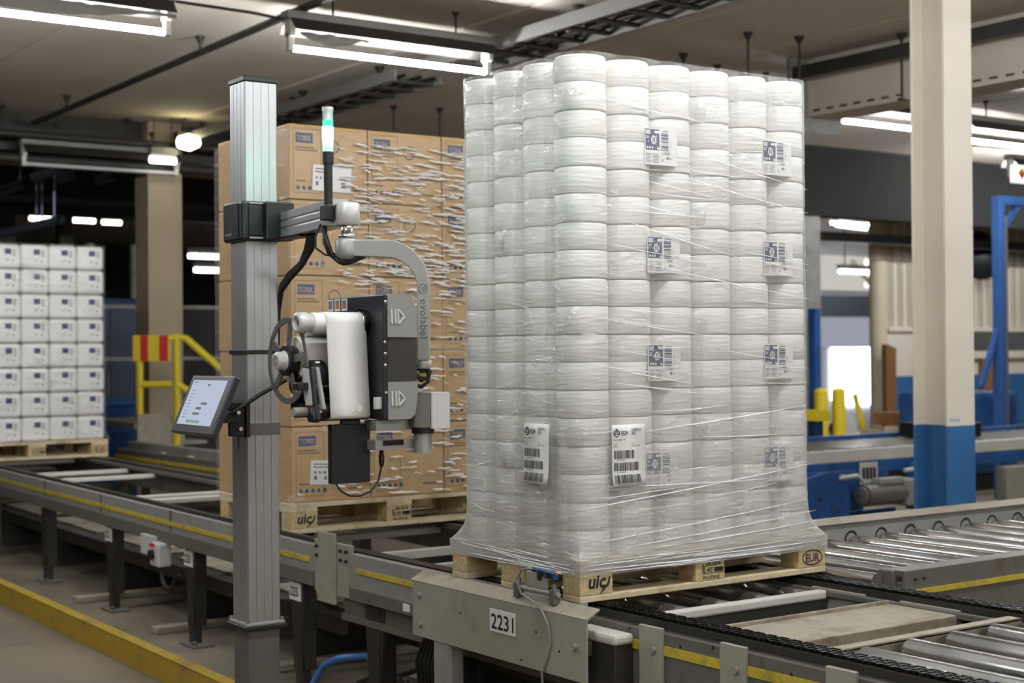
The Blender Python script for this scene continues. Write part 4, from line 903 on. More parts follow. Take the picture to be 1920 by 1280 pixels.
# the two applied pallet labels
def pallet_label(o, u, lab, droop):
    o, u = Vector(o), Vector(u); v = Vector(Z3); n = u.cross(v).normalized(); w, h = .150, .212
    t = thing('pallet_label', o, lab, 'label', 'applied shipping labels')
    def warp(p):                                   # p in label plane -> slightly curled sheet
        return p
    g = G(); m = 8; vs = []; fs = []
    cur = lambda b: n * (.004 + .012 * max(0, .3 - b) ** 2 * 8)
    for k in range(m + 1):
        for a in (0, 1):
            b = k / m; vs.append(o + u * (w * a + droop * (1 - b)) + v * h * b + cur(b))
    for k in range(m): fs.append((2 * k, 2 * k + 1, 2 * k + 3, 2 * k + 2))
    g.add(vs, fs, True); s = g.build('sheet', M['paper'], t)
    s.modifiers.new('thick', 'SOLIDIFY').thickness = .0006
    P = lambda x, y: o + u * (w * x + droop * (1 - y)) + v * h * y + cur(y) + n * .0015
    B = G(); T = G(); E_ = G()
    def q(g, x, y, ww, hh): g.add([P(x, y), P(x + ww, y), P(x + ww, y + hh), P(x, y + hh)], [(0, 1, 2, 3)])
    def tx(g, st, x, y, size, sx=1, bold=0):
        vs, fs = glyphs(st, bold); gg = g if g is not T else G()
        gg.add([P(x + a * size * sx / w, y + b * size / h) for a, b in vs], fs)
        if g is T: gg.build('lettering', M['ink'], t)
    tx(E_, 'SCA', .27, .845, .0165, 1.0, .025); tx(T, 'Care of Life', .255, .818, .0062); tx(T, 'DEMO', .58, .885, .0155); tx(T, 'AS', .58, .825, .0155)
    tx(T, 'PALLET LABEL TEST', .03, .745, .0066); tx(T, 'Count', .03, .675, .0062); tx(T, '003982', .03, .637, .0062); tx(T, 'Time', .57, .675, .0062); tx(T, '2013-05-22 09:45', .57, .637, .0062, .9)
    # triangular knot emblem: black rounded body, white triangle and slits
    cx, cy = .135, .868
    def pol(rr, a): return (cx + rr * math.cos(R(a)) / w, cy + rr * math.sin(R(a)) / h)
    def poly(g, pts, dn=0): g.add([P(*p) + n * dn for p in pts], [tuple(range(len(pts)))])
    poly(E_, [pol(.0150, a) for a in (-108, -72, -14, 14, 72, 108, 166, 194)])
    W_ = G(); poly(W_, [pol(.0075, a) for a in (90, 210, 330)], .0004); poly(W_, [(cx - .006 / w, cy - .0105 / h), (cx + .006 / w, cy - .0105 / h), (cx + .0068 / w, cy - .0068 / h), (cx - .0068 / w, cy - .0068 / h)], .0004)
    for sg in (-1, 1): poly(W_, [(cx + sg * .0025 / w, cy + .0125 / h), (cx + sg * .0045 / w, cy + .0125 / h), (cx + sg * .0112 / w, cy - .0005 / h), (cx + sg * .0092 / w, cy - .002 / h)], .0004)
    W2 = G(); poly(W2, [pol(.0040, a) for a in (90, 210, 330)], .0008)
    rb = random.Random(11)
    for y0, ww in ((.445, .62), (.245, .74), (.045, .79)):
        x = .05; B = G()
        while x < .05 + ww:
            bw = rb.choice((.006, .008, .012, .02)); q(B, x, y0, bw, .135); x += bw + rb.choice((.006, .010, .014, .02))
        tx(T, ('COUNT000982', 'AUTOLABEL-88', 'CS130522-7721')[int((.45 - y0) / .19)], .14, y0 - .030, .0055); B.build('barcode', M['ink'], t, kind='stuff')
    eb = E_.build('emblem', M['ink'], t); W_.build('emblem_lines', M['paper'], eb); W2.build('emblem_core', M['ink'], eb)
    return t
pallet_label((.143, .002, 1.090), X, 'white barcode label on the long side near the roll pallet corner', 0)
pallet_label((-.004, .308, 1.093), (0, -1, 0), 'white barcode label on the short side near the roll pallet corner', -.006)

# ------------------------------------------------------------------ carton pallet
BX, BY, BZ = .428, .415, .3625
def make_carton():
    r = thing('carton', (0, 0, 0), 'x', 'carton', 'brown cartons on the middle pallet'); lo = dict(local=True)
    G().box(.002, BX - .002, .002, BY - .002, .001, BZ - .004).build('body', M['kraft'], r, .006, **lo)
    o = Vector((0, .0012, 0))
    g = G().quad(o, X, Z3, .092, .048, .034, .270)
    for k in range(5): g.disc(o, X, Z3, .045 + k * .032, .055, .010 + .002 * (k == 4))
    g.ring2(o, X, Z3, .235, .26, .034, .034, .005)
    pb = g.build('print_blue', M['bink'], r, **lo); G().text('TORK', .036, o + Vector((0, -.0006, 0)), X, Z3, .040, .281, bold=.01, sx=.80).build('print_letters', M['kraft'], pb, **lo)
    g = G()
    for q in ((.02, .03, .15, .0025), (.02, .335, .15, .0025), (.02, .03, .0025, .305), (.168, .03, .0025, .305), (.032, .245, .10, .006), (.032, .232, .12, .006), (.035, .085, .05, .006), (.30, .05, .08, .01)): g.quad(o, X, Z3, q[2], q[3], q[0], q[1])
    g.build('print_brown', M['brink'], r, **lo)
    G().box(.0, .0015, BY * .47, BY * .53, .0, BZ).build('tape', M['kraft2'], r, **lo)
    return r
CT = make_carton(); first = True
tier = ['top tier', 'second tier from the top', 'middle tier', 'second tier from the bottom', 'bottom tier']
for k in range(5):
    for i in range(3):
        for j in range(2):
            if j and i: continue
            z = DZ + BZ * (4 - k); x = .118 + BX * i + rng.uniform(-.004, .004); y = 2.375 + BY * j + rng.uniform(-.003, .003)
            wh = ('at the corner nearest the machine post', 'between its corner neighbours', 'partly behind the tall rolls')[i] if not j else 'at the rear of the short side'
            lab = 'brown carton in the %s, %s' % (tier[k], wh)
            if first: CT.location = (x, y, z); CT['label'] = lab; first = False; KIDS.clear()
            else: copy_tree(CT, (x, y, z), lab)
def ship_label(x, y, z, w, h, tilt, lab):
    t = thing('shipping_label', (x, y, z), lab, 'label', 'white labels on the cartons'); u = Vector((math.cos(tilt), 0, math.sin(tilt))); v = Vector((-math.sin(tilt), 0, math.cos(tilt))); o = Vector((x, y, z))
    G().cbox(o + u * w / 2 + v * h / 2, u * w / 2, v * h / 2, (0, .0006, 0)).build('sheet', M['paper'], t)
    g = G(); e = o + Vector((0, -.001, 0))
    for q in ((.06, .82, .3, .05), (.06, .70, .36, .05), (.08, .45, .05, .1), (.18, .45, .05, .1), (.28, .45, .06, .1), (.08, .2, .07, .16), (.3, .2, .06, .16), (.7, .5, .2, .07), (.74, .32, .12, .08), (.74, .18, .12, .08)): g.quad(e, u * w, v * h, q[2], q[3], q[0], q[1])
    g.build('print', M['ink2'], t)
ship_label(.235, 2.372, 2.34, .21, .125, R(-2), 'white paper label on the top corner carton behind the signal tower')
ship_label(.21, 2.371, .93, .25, .115, R(-3), 'white paper label on the lowest corner carton below the scanner box')
ship_label(1.12, 2.371, 1.98, .06, .11, 0, 'white paper label on a carton beside the tall rolls')
P2 = wrap_path(.104, .118 + BX * 3 + .014, 2.362, 2.375 + BY * 2 + .014, .010, .016)
def sag2(px, py, nx, ny, z): return 0
def skirt2(x, y, z):
    if z > DZ + .03: return x, y
    return x, y
F2 = tag(film_shell(P2, DZ + .002, DZ + BZ * 5 - .03, .014, sag2, .0022, None, 8).build('stretch_film', M['film2']), 'clear glinting stretch film around the brown cartons', 'film')
rs = random.Random(9); g = G()  # white ribbons shaped as glints, densest on the upper tiers
for i in range(760):
    s = .32 + 1.06 * rs.random() ** .8; L = rs.uniform(.03, .13); z = rs.choice((rs.uniform(1.9, 2.58), rs.uniform(1.9, 2.58), rs.uniform(.86, 2.0))); dz = rs.uniform(-.012, .004)
    w = rs.uniform(.002, .007); vs = []
    for q in range(6):
        ww = w * math.sin(math.pi * (q + .4) / 6); zz = z + dz * q / 5 + .002 * math.sin(q * 2.1 + i); vs += [(s + L * q / 5, 2.3565, zz + ww), (s + L * q / 5, 2.3560 - ww * 1.1, zz - ww * .6)]
    g.add(vs, [(2 * q, 2 * q + 1, 2 * q + 3, 2 * q + 2) for q in range(5)], True)
g.build('film_fold_glint', M['film4'], F2, kind='stuff')
pucker((.112, 2.6, 2.34), (-1, 0, 0), .05, 2.2).build('film_pucker', M['film5'], F2); pucker((.108, 2.42, 2.26), (-1, -.3, 0), .05, 4.2).build('film_pucker', M['film5'], F2); pucker((.14, 2.37, .84), (-.5, -1, 0), .06, 5.2).build('film_pucker', M['film5'], F2)

# ------------------------------------------------------------------ bundle pallet
def make_bundle():
    r = thing('paper_bundle', (0, 0, 0), 'x', 'bundle', 'white wrapped bundles on the far pallet'); lo = dict(local=True)
    G().box(.004, .234, 0, .39, .002, .198).build('body', M['bundle'], r, .028, seg=3, **lo)
    G().box(.10, .20, -.002, .004, .045, .165).build('label_sheet', M['paper'], r, **lo)
    G().box(.105, .158, -.0035, -.002, .115, .16).build('label_panel', M['navyink'], r, **lo)
    g = G()
    for k in range(5): g.box(.168, .194, -.0035, -.002, .1 + k * .012, .106 + k * .012)
    g.box(.11, .15, -.0035, -.002, .07, .075).box(.11, .13, -.0035, -.002, .055, .06).box(.165, .18, -.0035, -.002, .055, .07); g.build('label_print', M['ink2'], r, **lo); return r
BN = make_bundle(); first = True
for k in range(8):
    for i in range(5):
        lab = 'white wrapped bundle with dark label, %s in the %s column from the pallet edge beside the cabinet' % (ORD[k] if k < 7 else 'lowest', ('fifth', 'fourth', 'third', 'second', 'first')[i])
        lab = 'white labelled bundle, %s in the %s column from the dark cabinet' % (ORD[k] if k < 7 else 'lowest', ('fifth', 'fourth', 'third', 'second', 'first')[i])
        p = (.175 + .232 * i, 8.25 + rng.uniform(-.006, .006), DZ + .203 * (7 - k))
        if first: BN.location = p; BN['label'] = lab; first = False; KIDS.clear()
        else: copy_tree(BN, p, lab)
P3 = wrap_path(.162, .168 + .232 * 5 + .018, 8.226, 9.0, .03, .03)
def skirt3(x, y, z):
    t = max(0, min(1, (DZ + .09 - z) / .09)) ** 2
    return x + (x - .76) * .06 * t, y + (y - 8.6) * .06 * t
F3 = tag(film_shell(P3, DZ, DZ + 1.63, .03, sag2, .004, skirt3, 5).build('stretch_film', M['film2']), 'clear stretch film around the white labelled bundles', 'film')
g = G()
for i in range(40):
    s = rs.uniform(.2, 1.2); z = rs.uniform(.86, 2.4); L = rs.uniform(.08, .2); g.tube([(s, 8.218, z), (s + L / 2, 8.216, z + .005), (s + L, 8.218, z - .01)], [.001, .004, .001], 4)
g.build('film_fold_glint', M['film3'], F3, kind='stuff')

# ------------------------------------------------------------------ label applicator on its post
t = thing('label_applicator', (-.892, .65, 0), 'label printing machine on a square aluminium post with a curved swing arm', 'labelling machine')
px0, px1, py0, py1 = -.952, -.832, .587, .707
# pedestal
G().box(px0 + .002, px1 - .002, py0 + .002, py1 - .002, 0, .63).build('pedestal', pm('pedestal grey', (96, 95, 90), .45, .2, var=(3, .05)), t, .004)
G().box(px0 - .018, px1 + .018, py0 - .018, py1 + .018, .63, .645).build('base_flange', M['black'], t, .003)
G().box(px0 - .012, px1 + .012, py0 - .012, py1 + .012, .645, .655).build('flange_plate', M['cast'], t, .002)
for x in (px0 - .004, px1 + .004):
    for y in (py0 - .004, py1 + .004): G().cyl((x, y, .655), (x, y, .665), .008, n=6).build('bolt', M['chrome'], t)
# extrusion: ribbed faces
def extr(z0, z1):
    g = G(); w = .12; prof = []
    def side(n):
        pts = [(0, 0), (.006, 0), (.030, 0), (.030, .0022), (.0325, .0022), (.0325, 0), (.0585, 0), (.0585, .0016), (.0610, .0016), (.0610, 0), (.0875, 0), (.0875, .0022), (.090, .0022), (.090, 0), (.114, 0)]
        return pts
    o = [((px0, py0), (1, 0), (0, 1)), ((px1, py0), (0, 1), (-1, 0)), ((px1, py1), (-1, 0), (0, -1)), ((px0, py1), (0, -1), (1, 0))]
    for (p, u, v) in o:
        for a, b in side(0):
            if a == 0: a, b = .004, 0
            prof.append((p[0] + u[0] * a + v[0] * b, p[1] + u[1] * a + v[1] * b))
    g.prism(prof, (0, 0, z0), X, Y, (0, 0, z1 - z0)); return g
extr(.655, 2.475).build('post', M['alu'], t)
G().box(px0 - .004, px1 + .004, py0 - .004, py1 + .004, 2.475, 2.495).build('post_cap', M['black'], t, .004)
G().box(px0 - .006, px1 + .004, py0 - .006, py1 + .006, 1.558, 1.572).build('cable_band', M['rubber'], t, .002)
G().box(px0 - .003, px1 + .003, py0 - .003, py1 + .003, 1.285, 1.325).build('clear_band', pm('smoked band', (92, 90, 86), .3), t, .001)
# black carriage clamp
ax = -.892
G().box(px0 - .020, px1 + .010, py0 - .020, py1 + .02, 1.938, 2.072).build('clamp', M['black'], t, .010)
G().box(px0 + .002, px1 - .012, py0 - .026, py0 - .02, 1.955, 2.056).build('clamp_cover', M['black'], t, .003)
G().box(px0 - .024, px0 - .02, py0 + .01, py1 - .0, 1.945, 2.066).build('clamp_plate', M['navy'], t, .003)
for z in (1.950, 2.062): G().cyl((px1 - .004, py0 - .02, z), (px1 - .004, py0 - .030, z), .006, n=8).build('bolt', M['chrome'], t)
for z in (1.948, 2.064): G().bar((px0 + .004, py0 - .024, z), (px1 - .02, py0 - .024, z), .006, .006).build('clamp_bead', M['steel'], t)
G().box(-.900, -.795, .535, .60, 1.940, 2.070).build('arm_bracket', M['black'], t, .006)
G().text('evolabel', .016, (px0 - .0245, py1 - .01, 1.958), (0, -1, 0), Z3).build('clamp_text', M['silver'], t)
# boom
ax = -.892
bp = [(-.03, -.042), (.03, -.042), (.03, .042), (-.03, .042), (-.03, .016), (-.0275, .014), (-.0275, .011), (-.03, .009), (-.03, -.009), (-.0275, -.011), (-.0275, -.014), (-.03, -.016)]
_a, _b = Vector((-.813, .56, 1.992)), Vector((ax, .045, 1.992)); _w = _a - _b; _u = Vector((_w.y, -_w.x, 0)).normalized()
G().prism(bp, _b, _u, Z3, _w).build('boom_arm', M['alu'], t, .002)
G().box(-.865, -.805, .36, .56, 1.942, 1.950).build('boom_plate', M['black'], t, .003)
G().lathe([(0, 1.948), (.030, 1.948), (.036, 1.952), (.036, 2.012), (.030, 2.018), (0, 2.018)], (ax, -.012, 0), Z3, 28).box(ax - .03, ax + .03, -.012, .06, 1.952, 2.014).build('boom_head', M['silver'], t)
G().lathe([(.018, 1.905), (.027, 1.907), (.027, 1.921), (.018, 1.925), (.020, 1.950)], (ax, -.008, 0), Z3, 24).build('swivel_pin', M['chrome'], t)
G().tube([(ax - .035, .04, 2.006), (ax - .03, .0, 2.008), (ax - .005, -.02, 2.012)], .004, 8).build('clamp_lever', M['chrome'], t)
G().lathe([(0, 1.846), (.024, 1.846), (.035, 1.858), (.036, 1.864), (.036, 1.902), (.033, 1.907), (0, 1.908)], (ax, -.004, 0), Z3, 28).build('swivel_hub', M['cast'], t)
# curved arm: plane through the hub, towards +x -y
dv = Vector((.817, -.577, 0)); nv = Vector((-.577, -.817, 0)); hub = Vector((ax, -.004, 0))
outer, inner = [], []
cx, cz = .118, 1.757
outer.append((.018, 1.904)); inner.append((.018, 1.854))
for i in range(17):
    a = R(90 - 90 * i / 16); outer.append((cx + .135 * math.cos(a), cz + .147 * math.sin(a))); inner.append((cx + .096 * math.cos(a), cz + .092 * math.sin(a)))
outer.append((.251, 1.535)); inner.append((.2135, 1.535))
g = G(); n = len(outer); hw = .026; vs = []; fs = []
for (a, b), (c, d) in zip(outer, inner):
    for (s, z) in ((a, b), (c, d)):
        for k in (1, -1): vs.append(hub + dv * s + Vector((0, 0, z)) + nv * hw * k)
for i in range(n - 1):
    p, q = i * 4, i * 4 + 4; fs += [(p, q, q + 1, p + 1), (p + 2, p + 3, q + 3, q + 2), (p, p + 2, q + 2, q), (p + 1, q + 1, q + 3, p + 3)]
fs += [(0, 1, 3, 2), (n * 4 - 4, n * 4 - 2, n * 4 - 1, n * 4 - 3)]
g.add(vs, fs, False); arm = g.build('curved_arm', M['cast'], t, .003)
fo = hub + nv * (hw + .0008); g = G(); c = fo + dv * .232 + Vector((0, 0, 1.752))
dn = Vector((0, 0, -1)); g.ring2(c, dv, Z3, 0, 0, .013, .016, .0025); g.ring2(c, dv, Z3, .002, .0, .005, .006, .002); g.quad(c, dv * .7 + Vector((0, 0, .9)), dv, .009, .002, .004, .003); g.quad(c, dv * .7 + Vector((0, 0, .9)), dv, .009, .002, -.015, -.002)
g.text('evolabel', .034, fo + dv * .224 + Vector((0, 0, 1.722)), dn, dv, sx=1.08, bold=.0); g.build('arm_lettering', pm('arm print', (92, 94, 94), .5), arm)
G().lathe([(0, 1.51), (.02, 1.51), (.024, 1.53), (.022, 1.537), (0, 1.537)], hub + dv * .232, Z3, 20).build('arm_foot', M['silver'], t)
G().tube([hub + dv * .2 + Vector((0, 0, z)) + nv * .02 for z in (1.53, 1.50)] + [hub + dv * s + Vector((0, 0, z)) for s, z in ((.225, 1.475), (.245, 1.485), (.25, 1.50), (.235, 1.515), (.21, 1.52))], .008, 8).build('cable_coil', M['rubber'], t)
G().tube([hub + dv * s + Vector((0, 0, z)) for s, z in ((.19, 1.52), (.235, 1.50), (.245, 1.47), (.225, 1.455), (.19, 1.46))], .007, 8).build('cable_coil', M['rubber'], t)
G().cyl(hub + dv * .205 + Vector((0, 0, 1.49)), hub + dv * .24 + Vector((0, 0, 1.492)), .009, n=10).build('cable_gland', M['brass'], t)
# print head body
hx, hy0, hy1 = -.903, -.25, .093
G().box(hx - .006, hx + .008, hy0, hy1, 1.364, 1.730).build('mount_board', M['navy'], t, .004)
sp = [(.008, 1.364), (.085, 1.364), (.100, 1.378), (.108, 1.42), (.110, 1.50), (.110, 1.62), (.104, 1.69), (.092, 1.724), (.080, 1.731), (.008, 1.731)]
def cut(za, zb):
    out = []
    for (x, z), (x2, z2) in zip(sp, sp[1:] + sp[:1]):
        for e in (za, zb):
            pass
    pts = []
    m = len(sp)
    for i in range(m):
        (x, z), (x2, z2) = sp[i], sp[(i + 1) % m]
        if za <= z <= zb: pts.append((x, z))
        cr = sorted([e for e in (za, zb) if (z - e) * (z2 - e) < 0], key=lambda e: abs(e - z))
        for e in cr: pts.append((x + (x2 - x) * (e - z) / (z2 - z), e))
    return pts
for nm, za, zb, m_, ins in (('shell_cover', 1.605, 1.74, 'shell', 0), ('shell_panel', 1.475, 1.604, 'dsteel', .004), ('shell_cover', 1.36, 1.474, 'shell', 0)):
    sh = G().prism(cut(za, zb), (hx, hy0 + ins, 0), X, Z3, (0, .25 - ins, 0)).build(nm, M[m_], t, .004)
    if ins == 0:
        g = G(); zc = (1.665 if za > 1.5 else 1.425); o = Vector((hx + .008, hy0 - .001, zc)); V3 = lambda x, z: o + Vector((x, 0, z))
        for x in (.010, .023): g.bar(V3(x + .004, -.022), V3(x + .002, .022), .006, .005, up=(0, 1, 0))
        for a, b in (((.034, .022), (.056, 0)), ((.056, 0), (.036, -.022)), ((.036, -.022), (.034, .022))): g.bar(V3(*a), V3(*b), .005, .005, up=(0, 1, 0))
        g.build('arrow_relief', M['shell2'], sh, .001)
for z in (1.708, 1.59, 1.557, 1.523, 1.442): G().lathe([(.0055, 0), (.0045, .003), (0, .004)], (hx - .001 if z in (1.59, 1.557, 1.523) else hx + .001, hy0, z), (0, -1, 0), 10).build('screw', M['chrome'], t)
G().box(hx - .025, hx - .006, hy0 + .012, hy0 + .03, 1.395, 1.43).build('roller_latch', M['shell2'], t, .002)
# warning pictograms on the back plate
o = Vector((hx - .0068, hy1 - .004, 1.688)); g = G(); h_ = G(); h2 = []
for k in range(3):
    g.quad(o, (0, -1, 0), Z3, .036, .036, .0 + .044 * k, 0); h_.quad(o + Vector((-.0005, 0, 0)), (0, -1, 0), Z3, .026, .026, .005 + .044 * k, .006)
    if k: h2.append(G().disc(o + Vector((-.001, 0, 0)), (0, -1, 0), Z3, .015 + .044 * k, .016, .007, .010))
wl = g.build('warning_label', M['paper'], t); h_.build('pictogram_field', M['ink2'], wl); op = pm('orange print', (214, 104, 40), .6); [q.build('pictogram', op, wl) for q in h2]
# top roller, web, supply reel
def xcyl(x0, x1, y, z, r, nm, mat, n=24): return G().cyl((x0, y, z), (x1, y, z), r, n=n).build(nm, M[mat], t, .0015)
ry, rz = -.135, 1.648
xcyl(-1.085, hx, ry, rz, .030, 'feed_roller', 'paper')
G().lathe([(.0155, .016), (.0165, .002), (.019, 0), (.025, .0), (.030, .004), (.031, .010), (.031, .032), (.026, .036), (.026, .05)], (-1.135, ry, rz), X, 24).build('roller_cap', M['silver'], t)
G().cyl((-1.122, ry, rz), (-1.112, ry, rz), .0165, n=18).build('cap_bore', M['blackg'], t)
xcyl(hx - .022, hx - .004, ry, rz, .042, 'roller_flange', 'blackg'); G().lathe([(.034, 0), (.0345, -.003), (.027, -.003), (.026, 0)], (hx - .022, ry, rz), X, 24).build('flange_ring', M['chrome'], t)
g = G(); path = []                                     # paper web: over the top roller and down the front
for i in range(11):
    a = R(60 + 120 * i / 10); path.append((ry - .0 + .0315 * math.cos(a), rz + .0315 * math.sin(a)))
path = [(ry + .10, rz - .04), (ry + .03, rz + .024)] + path
fy = ry - .0315
for z in (1.60, 1.55, 1.50, 1.45, 1.40, 1.378): path.append((fy - .022 * (1.648 - z) / .27, z))
path += [(fy - .018, 1.370), (fy + .02, 1.366), (fy + .06, 1.368)]
vs = []
for (y, z) in path: vs += [(-1.052, y, z), (-.921, y, z)]
g.add(vs, [(2 * i, 2 * i + 1, 2 * i + 3, 2 * i + 2) for i in range(len(path) - 1)], True)
wb_ = g.build('paper_web', M['paper'], t); wb_.modifiers.new('thick', 'SOLIDIFY').thickness = .0008
g = G()
for k in range(2): g.disc((-.952 + .026 * k - .03, fy - .0235, 1.397), X, Z3, 0, 0, .0105, n=16)
g.build('web_spots', M['cream'], wb_)
sy, sz = -.02, 1.538
xcyl(-1.085, hx - .02, sy, sz, .072, 'supply_reel', 'paper', 36); G().lathe([(.03, 0), (.071, 0)], (-1.0855, sy, sz), X, 32).build('reel_face', M['cream'], t)
# hand wheel disc with three spokes
wx, wy, wz = -1.108, -.03, 1.538; g = G(); wr = .128
vs = []; fs = []; m = 48
for i in range(m):
    a = 2 * math.pi * i / m
    for r_, x in ((wr, -.0025), (wr, .0025), (wr - .017, .0025), (wr - .017, -.0025)): vs.append((wx + x, wy + r_ * math.cos(a), wz + r_ * math.sin(a)))
for i in range(m):
    j = (i + 1) % m
    for k in range(4): fs.append((i * 4 + k, i * 4 + (k + 1) % 4, j * 4 + (k + 1) % 4, j * 4 + k))
g.add(vs, fs, False)
for k in range(5):
    a = R(100 + 72 * k); c, s = math.cos(a), math.sin(a); g.cbox((wx, wy + c * .068, wz + s * .068), (.0025, 0, 0), (0, c * .05, s * .05), (0, -s * .0115, c * .0115))
g.build('reel_disc', pm('satin grey disc', (122, 120, 116), .4, .5), t)
G().lathe([(0, -.028), (.022, -.028), (.027, -.022), (.027, -.004), (.031, 0)], (wx - .012, wy, wz), X, 24).build('hub_cap', M['silver'], t); G().lathe([(.044, -.012), (.046, 0), (.044, .02), (.02, .024)], (wx, wy, wz), X, 24).lathe([(.02, -.013), (.044, -.012)], (wx, wy, wz), X, 24).build('hub', M['black'], t)
G().lathe([(.006, -.041), (.018, -.041)], (wx, wy, wz), X, 20).build('hub_ring', M['shell'], t)
# lower rollers, front plate
for y, z, r_, mt in ((-.10, 1.60 - .15, .030, 'blackg'), (-.05, 1.47, .03, 'blackg'), (-.16, 1.395, .02, 'black'), (-.150, 1.374, .012, 'black'), (-.06, 1.40, .03, 'black')): xcyl(-1.10, hx - .005, y, z, r_, 'guide_roller', mt)
for z, y in ((1.463, -.15), (1.408, -.16)): xcyl(-1.09, hx - .01, y, z, .0055, 'guide_rod', 'brass' if z < 1.45 else 'chrome', 10)
G().lathe([(0, 0), (.045, 0), (.05, .01), (.05, .05)], (-1.085, -.10, 1.49), X, 24).build('core_holder', M['black'], t)
fp = [(-.142, 1.522), (-.198, 1.520), (-.212, 1.44), (-.235, 1.372), (-.225, 1.362), (-.178, 1.362), (-.17, 1.372), (-.152, 1.44)]
G().prism(fp, (-1.118, 0, 0), Y, Z3, (.010, 0, 0)).build('peel_plate', M['navy'], t, .003)
G().prism([(-.148, 1.518), (-.182, 1.516), (-.200, 1.440), (-.204, 1.412), (-.168, 1.412), (-.156, 1.44)], (-1.121, 0, 0), Y, Z3, (.003, 0, 0)).build('plate_panel', M['shell2'], t, .001)
G().quad((-1.1212, -.164, 1.409), (0, -1, 0), Z3, .042, .002).build('orange_line', bpy.data.materials['orange print'], t)
G().text('TR.1', .010, (-1.1188, -.192, 1.403), (0, -.25, -1), (0, -1, .25)).text('evolabel', .010, (-1.1188, -.206, 1.405), (0, -.25, -1), (0, -1, .25)).build('plate_text', M['silver'], t)
G().bar((-1.098, -.192, 1.518), (-1.098, -.232, 1.398), .016, .012, up=(1, 0, 0)).build('strut', M['shell'], t, .003)
G().box(-1.155, -1.11, -.185, -.15, 1.455, 1.476).build('handle_block', M['black'], t, .003); G().cyl((-1.16, -.165, 1.392), (-1.118, -.165, 1.392), .013, n=14).build('knob', M['steel'], t)
G().lathe([(.0055, 0), (.004, -.003), (0, -.004)], (-1.106, -.221, 1.392), X, 10).lathe([(.006, 0), (.005, .004), (0, .005)], (-1.100, -.216, 1.392), (0, -1, 0), 10).build('screw', M['chrome'], t)
G().cyl((-1.09, -.165, 1.532), (-1.075, -.165, 1.532), .005, n=8).build('pin', M['chrome'], t)
# lower bracket arms and hinge box
G().prism([(0, 0), (.155, 0), (.165, .006), (.165, .026), (.155, .030), (0, .030)], (-.91, -.205, 1.330), X, Z3, (0, .07, 0)).build('bracket_arm', M['cast'], t, .003)
G().prism([(0, 0), (.16, 0), (.165, .008), (.155, .028), (0, .03)], (-.91, -.20, 1.272), X, Z3, (0, .06, 0)).build('bracket_arm', M['cast'], t, .003)
G().box(-.885, -.815, -.2025, -.199, 1.285, 1.301).build('sensor_window', M['blackg'], t)
G().prism([(-.752, -.262), (-.690, -.266), (-.690, -.19), (-.72, -.16), (-.752, -.17)], (0, 0, 1.333), X, Y, (0, 0, .107)).build('hinge_box', M['shell2'], t, .004); G().prism([(-.80, -.235), (-.753, -.258), (-.753, -.17), (-.80, -.18)], (0, 0, 1.337), X, Y, (0, 0, .103)).build('hinge_shade', M['steel2'], t, .004)  # darker second part stands for the shaded side of the hinge box
G().cyl((-.755, -.215, 1.26), (-.755, -.215, 1.44), .028, n=20).build('hinge_pin', M['cast'], t); G().cyl((-.755, -.215, 1.318), (-.755, -.215, 1.334), .034, n=20).build('hinge_washer', M['black'], t)
G().prism([(-.80, 1.364), (-.745, 1.364), (-.745, 1.45), (-.77, 1.45)], (0, -.20, 0), X, Z3, (0, .06, 0)).build('hinge_web', M['cast'], t, .003)
# applicator pad hanging below
sb = G().box(-1.028, -.900, -.150, -.125, 1.176, 1.350).build('applicator_pad', M['black'], t, .002)
g = G()
for x in (-1.014, -.964, -.912):
    for z in (1.342, 1.286, 1.2): g.disc((x, -.1508, z), X, Z3, 0, 0, .0022, n=8)
g.build('pad_screw', M['ink'], sb); G().box(-.99, -.93, -.145, -.13, 1.350, 1.37).build('pad_mount', M['dsteel'], t)
G().tube([(-1.01, -.138, 1.178), (-.995, -.14, 1.155), (-.965, -.142, 1.138), (-.93, -.145, 1.136), (-.895, -.15, 1.15), (-.875, -.155, 1.18), (-.868, -.158, 1.215), (-.868, -.16, 1.235)], .0028, 8).build('pad_cable', M['rubber'], t)
G().lathe([(0, 1.218), (.005, 1.22), (.0085, 1.232), (.0095, 1.255), (.007, 1.257), (.007, 1.272)], (-.868, -.162, 0), Z3, 12).build('cable_plug', M['black'], t)
# drag cables from boom to post and below the hub
for k in range(3): G().tube([(ax + .045, .33 - .02 * k, 1.945), (ax + .05, .36 - .02 * k, 1.90), (px1 + .012, .44, 1.86 - .006 * k), (px1 + .010, .52, 1.83 - .01 * k), (px1 + .008, .58, 1.79 - .01 * k), (px1 + .006, .6, 1.70), (px1 + .006, .62, 1.45)], .0085, 8).build('hose', M['rubber'], t)
for k in range(4): G().tube([(ax - .035 - .003 * k, .07, 1.95), (ax - .045, .055 - .006 * k, 1.90), (ax - .04, .035 - .004 * k, 1.865), (ax - .02 + .006 * k, .01, 1.838 - .002 * k), (ax + .01, -.02, 1.838), (ax + .04, -.045, 1.855)], .007, 8).build('hose', M['rubber'], t)
G().tube([(ax - .035, .10, 1.96), (ax - .05, .105, 1.92), (ax - .052, .10, 1.885), (ax - .035, .07, 1.862), (ax + .0, .01, 1.852)], .0035, 8).build('thin_cable', M['rubber'], t)
G().tube([(-1.07, .60, 1.315), (-1.05, .58, 1.345), (-1.0, .55, 1.375), (-.93, .54, 1.42), (-.84, .52, 1.47), (-.79, .5, 1.5)], .0075, 8).build('monitor_cable', M['rubber'], t)

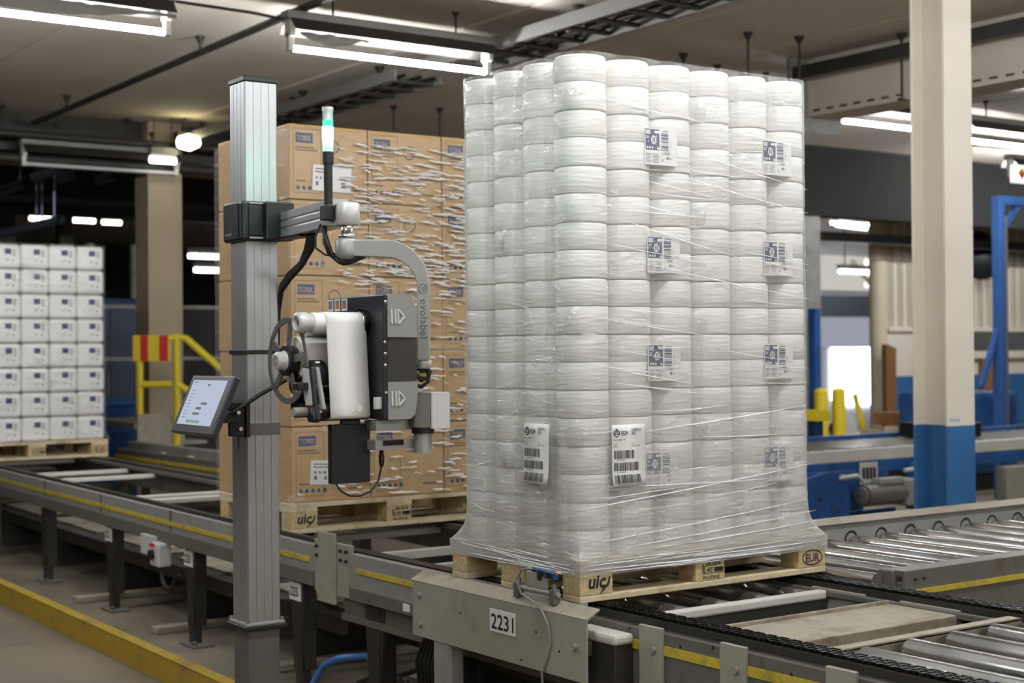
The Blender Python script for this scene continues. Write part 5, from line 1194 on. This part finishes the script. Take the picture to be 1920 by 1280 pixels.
# signal tower on the boom
s = thing('signal_tower', (ax - .042, .035, 1.966), 'slim signal tower lit green above the boom arm', 'signal light'); sx, syy = ax - .042, .035
G().box(sx - .018, sx + .014, syy - .024, syy + .024, 1.966, 2.012).build('clamp_block', M['black'], s, .003)
G().cyl((sx, syy, 2.01), (sx, syy, 2.148), .0135, n=18).build('pole', M['black'], s); G().cyl((sx, syy, 2.138), (sx, syy, 2.175), .0175, n=20).build('socket', M['black'], s)
G().cyl((sx, syy, 2.175), (sx, syy, 2.212), .0165, n=20, caps=False).build('clear_lens', M['clear'], s)
G().cyl((sx, syy, 2.176), (sx, syy, 2.212), .009, n=12).build('lens_core', M['shell2'], s)
G().cyl((sx, syy, 2.212), (sx, syy, 2.252), .0165, n=20).build('green_lens', M['greenw'], s); G().cyl((sx, syy, 2.252), (sx, syy, 2.272), .0163, n=20).build('green_lens', M['green'], s)
G().cyl((sx, syy, 2.272), (sx, syy, 2.30), .0165, n=20, caps=False).cyl((sx, syy, 2.272), (sx, syy, 2.30), .010, n=12).build('clear_lens', M['clear'], s)
G().cyl((sx, syy, 2.300), (sx, syy, 2.312), .0172, n=20).build('cap', M['silver'], s, .002)

# touch screen beside the post
o = Vector((-1.178, .696, 1.303)); u = Vector((0, -.330, 0)); v = Vector((.082, 0, .186)); n_ = u.cross(v).normalized()
m_ = thing('touch_screen', (-1.08, .55, 1.3), 'tilted touch screen in a dark bezel mounted beside the post', 'monitor')
if n_.x > 0: n_ = -n_
G().cbox(o + u / 2 + v / 2 - n_ * .012, u / 2, v / 2, n_ * .012).build('casing', pm('screen casing', (54, 56, 62), .35), m_, .004)
sc_ = G().cbox(o + u * .49 + v * .53 + n_ * .0005, u * .40, v * .385, n_ * .0012).build('screen', M['screen'], m_)
g = G(); e = o + n_ * .0026 + u * .09 + v * .145; uu = u * .80; vv = v * .77
for q in ((.50, .86, .06, .05), (.50, .45, .18, .05), (.40, .34, .16, .05), (.36, .22, .20, .05), (.06, .93, .12, .02)): g.quad(e, uu, vv, q[2], q[3], q[0], q[1])
for k in range(9): g.quad(e, uu, vv, .10, .012, .08 + .0 * k, .15 + .075 * k)
g.build('screen_rows', M['ink2'], sc_); G().quad(e, uu, vv, .40, .06, .25, .04).build('screen_bar', pm('green bar', (150, 180, 165), .5), sc_)
G().box(-1.075, -.99, .56, .60, 1.33, 1.36).box(-1.02, -.965, .57, .59, 1.285, 1.40).build('bracket', M['black'], m_, .003)
G().cyl((-1.0, .555, 1.365), (-1.0, .545, 1.365), .007, n=10).cyl((-.99, .56, 1.31), (-.99, .55, 1.31), .007, n=10).build('bracket_bolt', M['chrome'], m_); G().cyl((-.985, .58, 1.24), (-.985, .58, 1.285), .004, n=8).build('bracket_screw', M['dsteel'], m_); G().box(-.965, -.952, .56, .62, 1.28, 1.40).build('mount_plate', M['black'], m_)
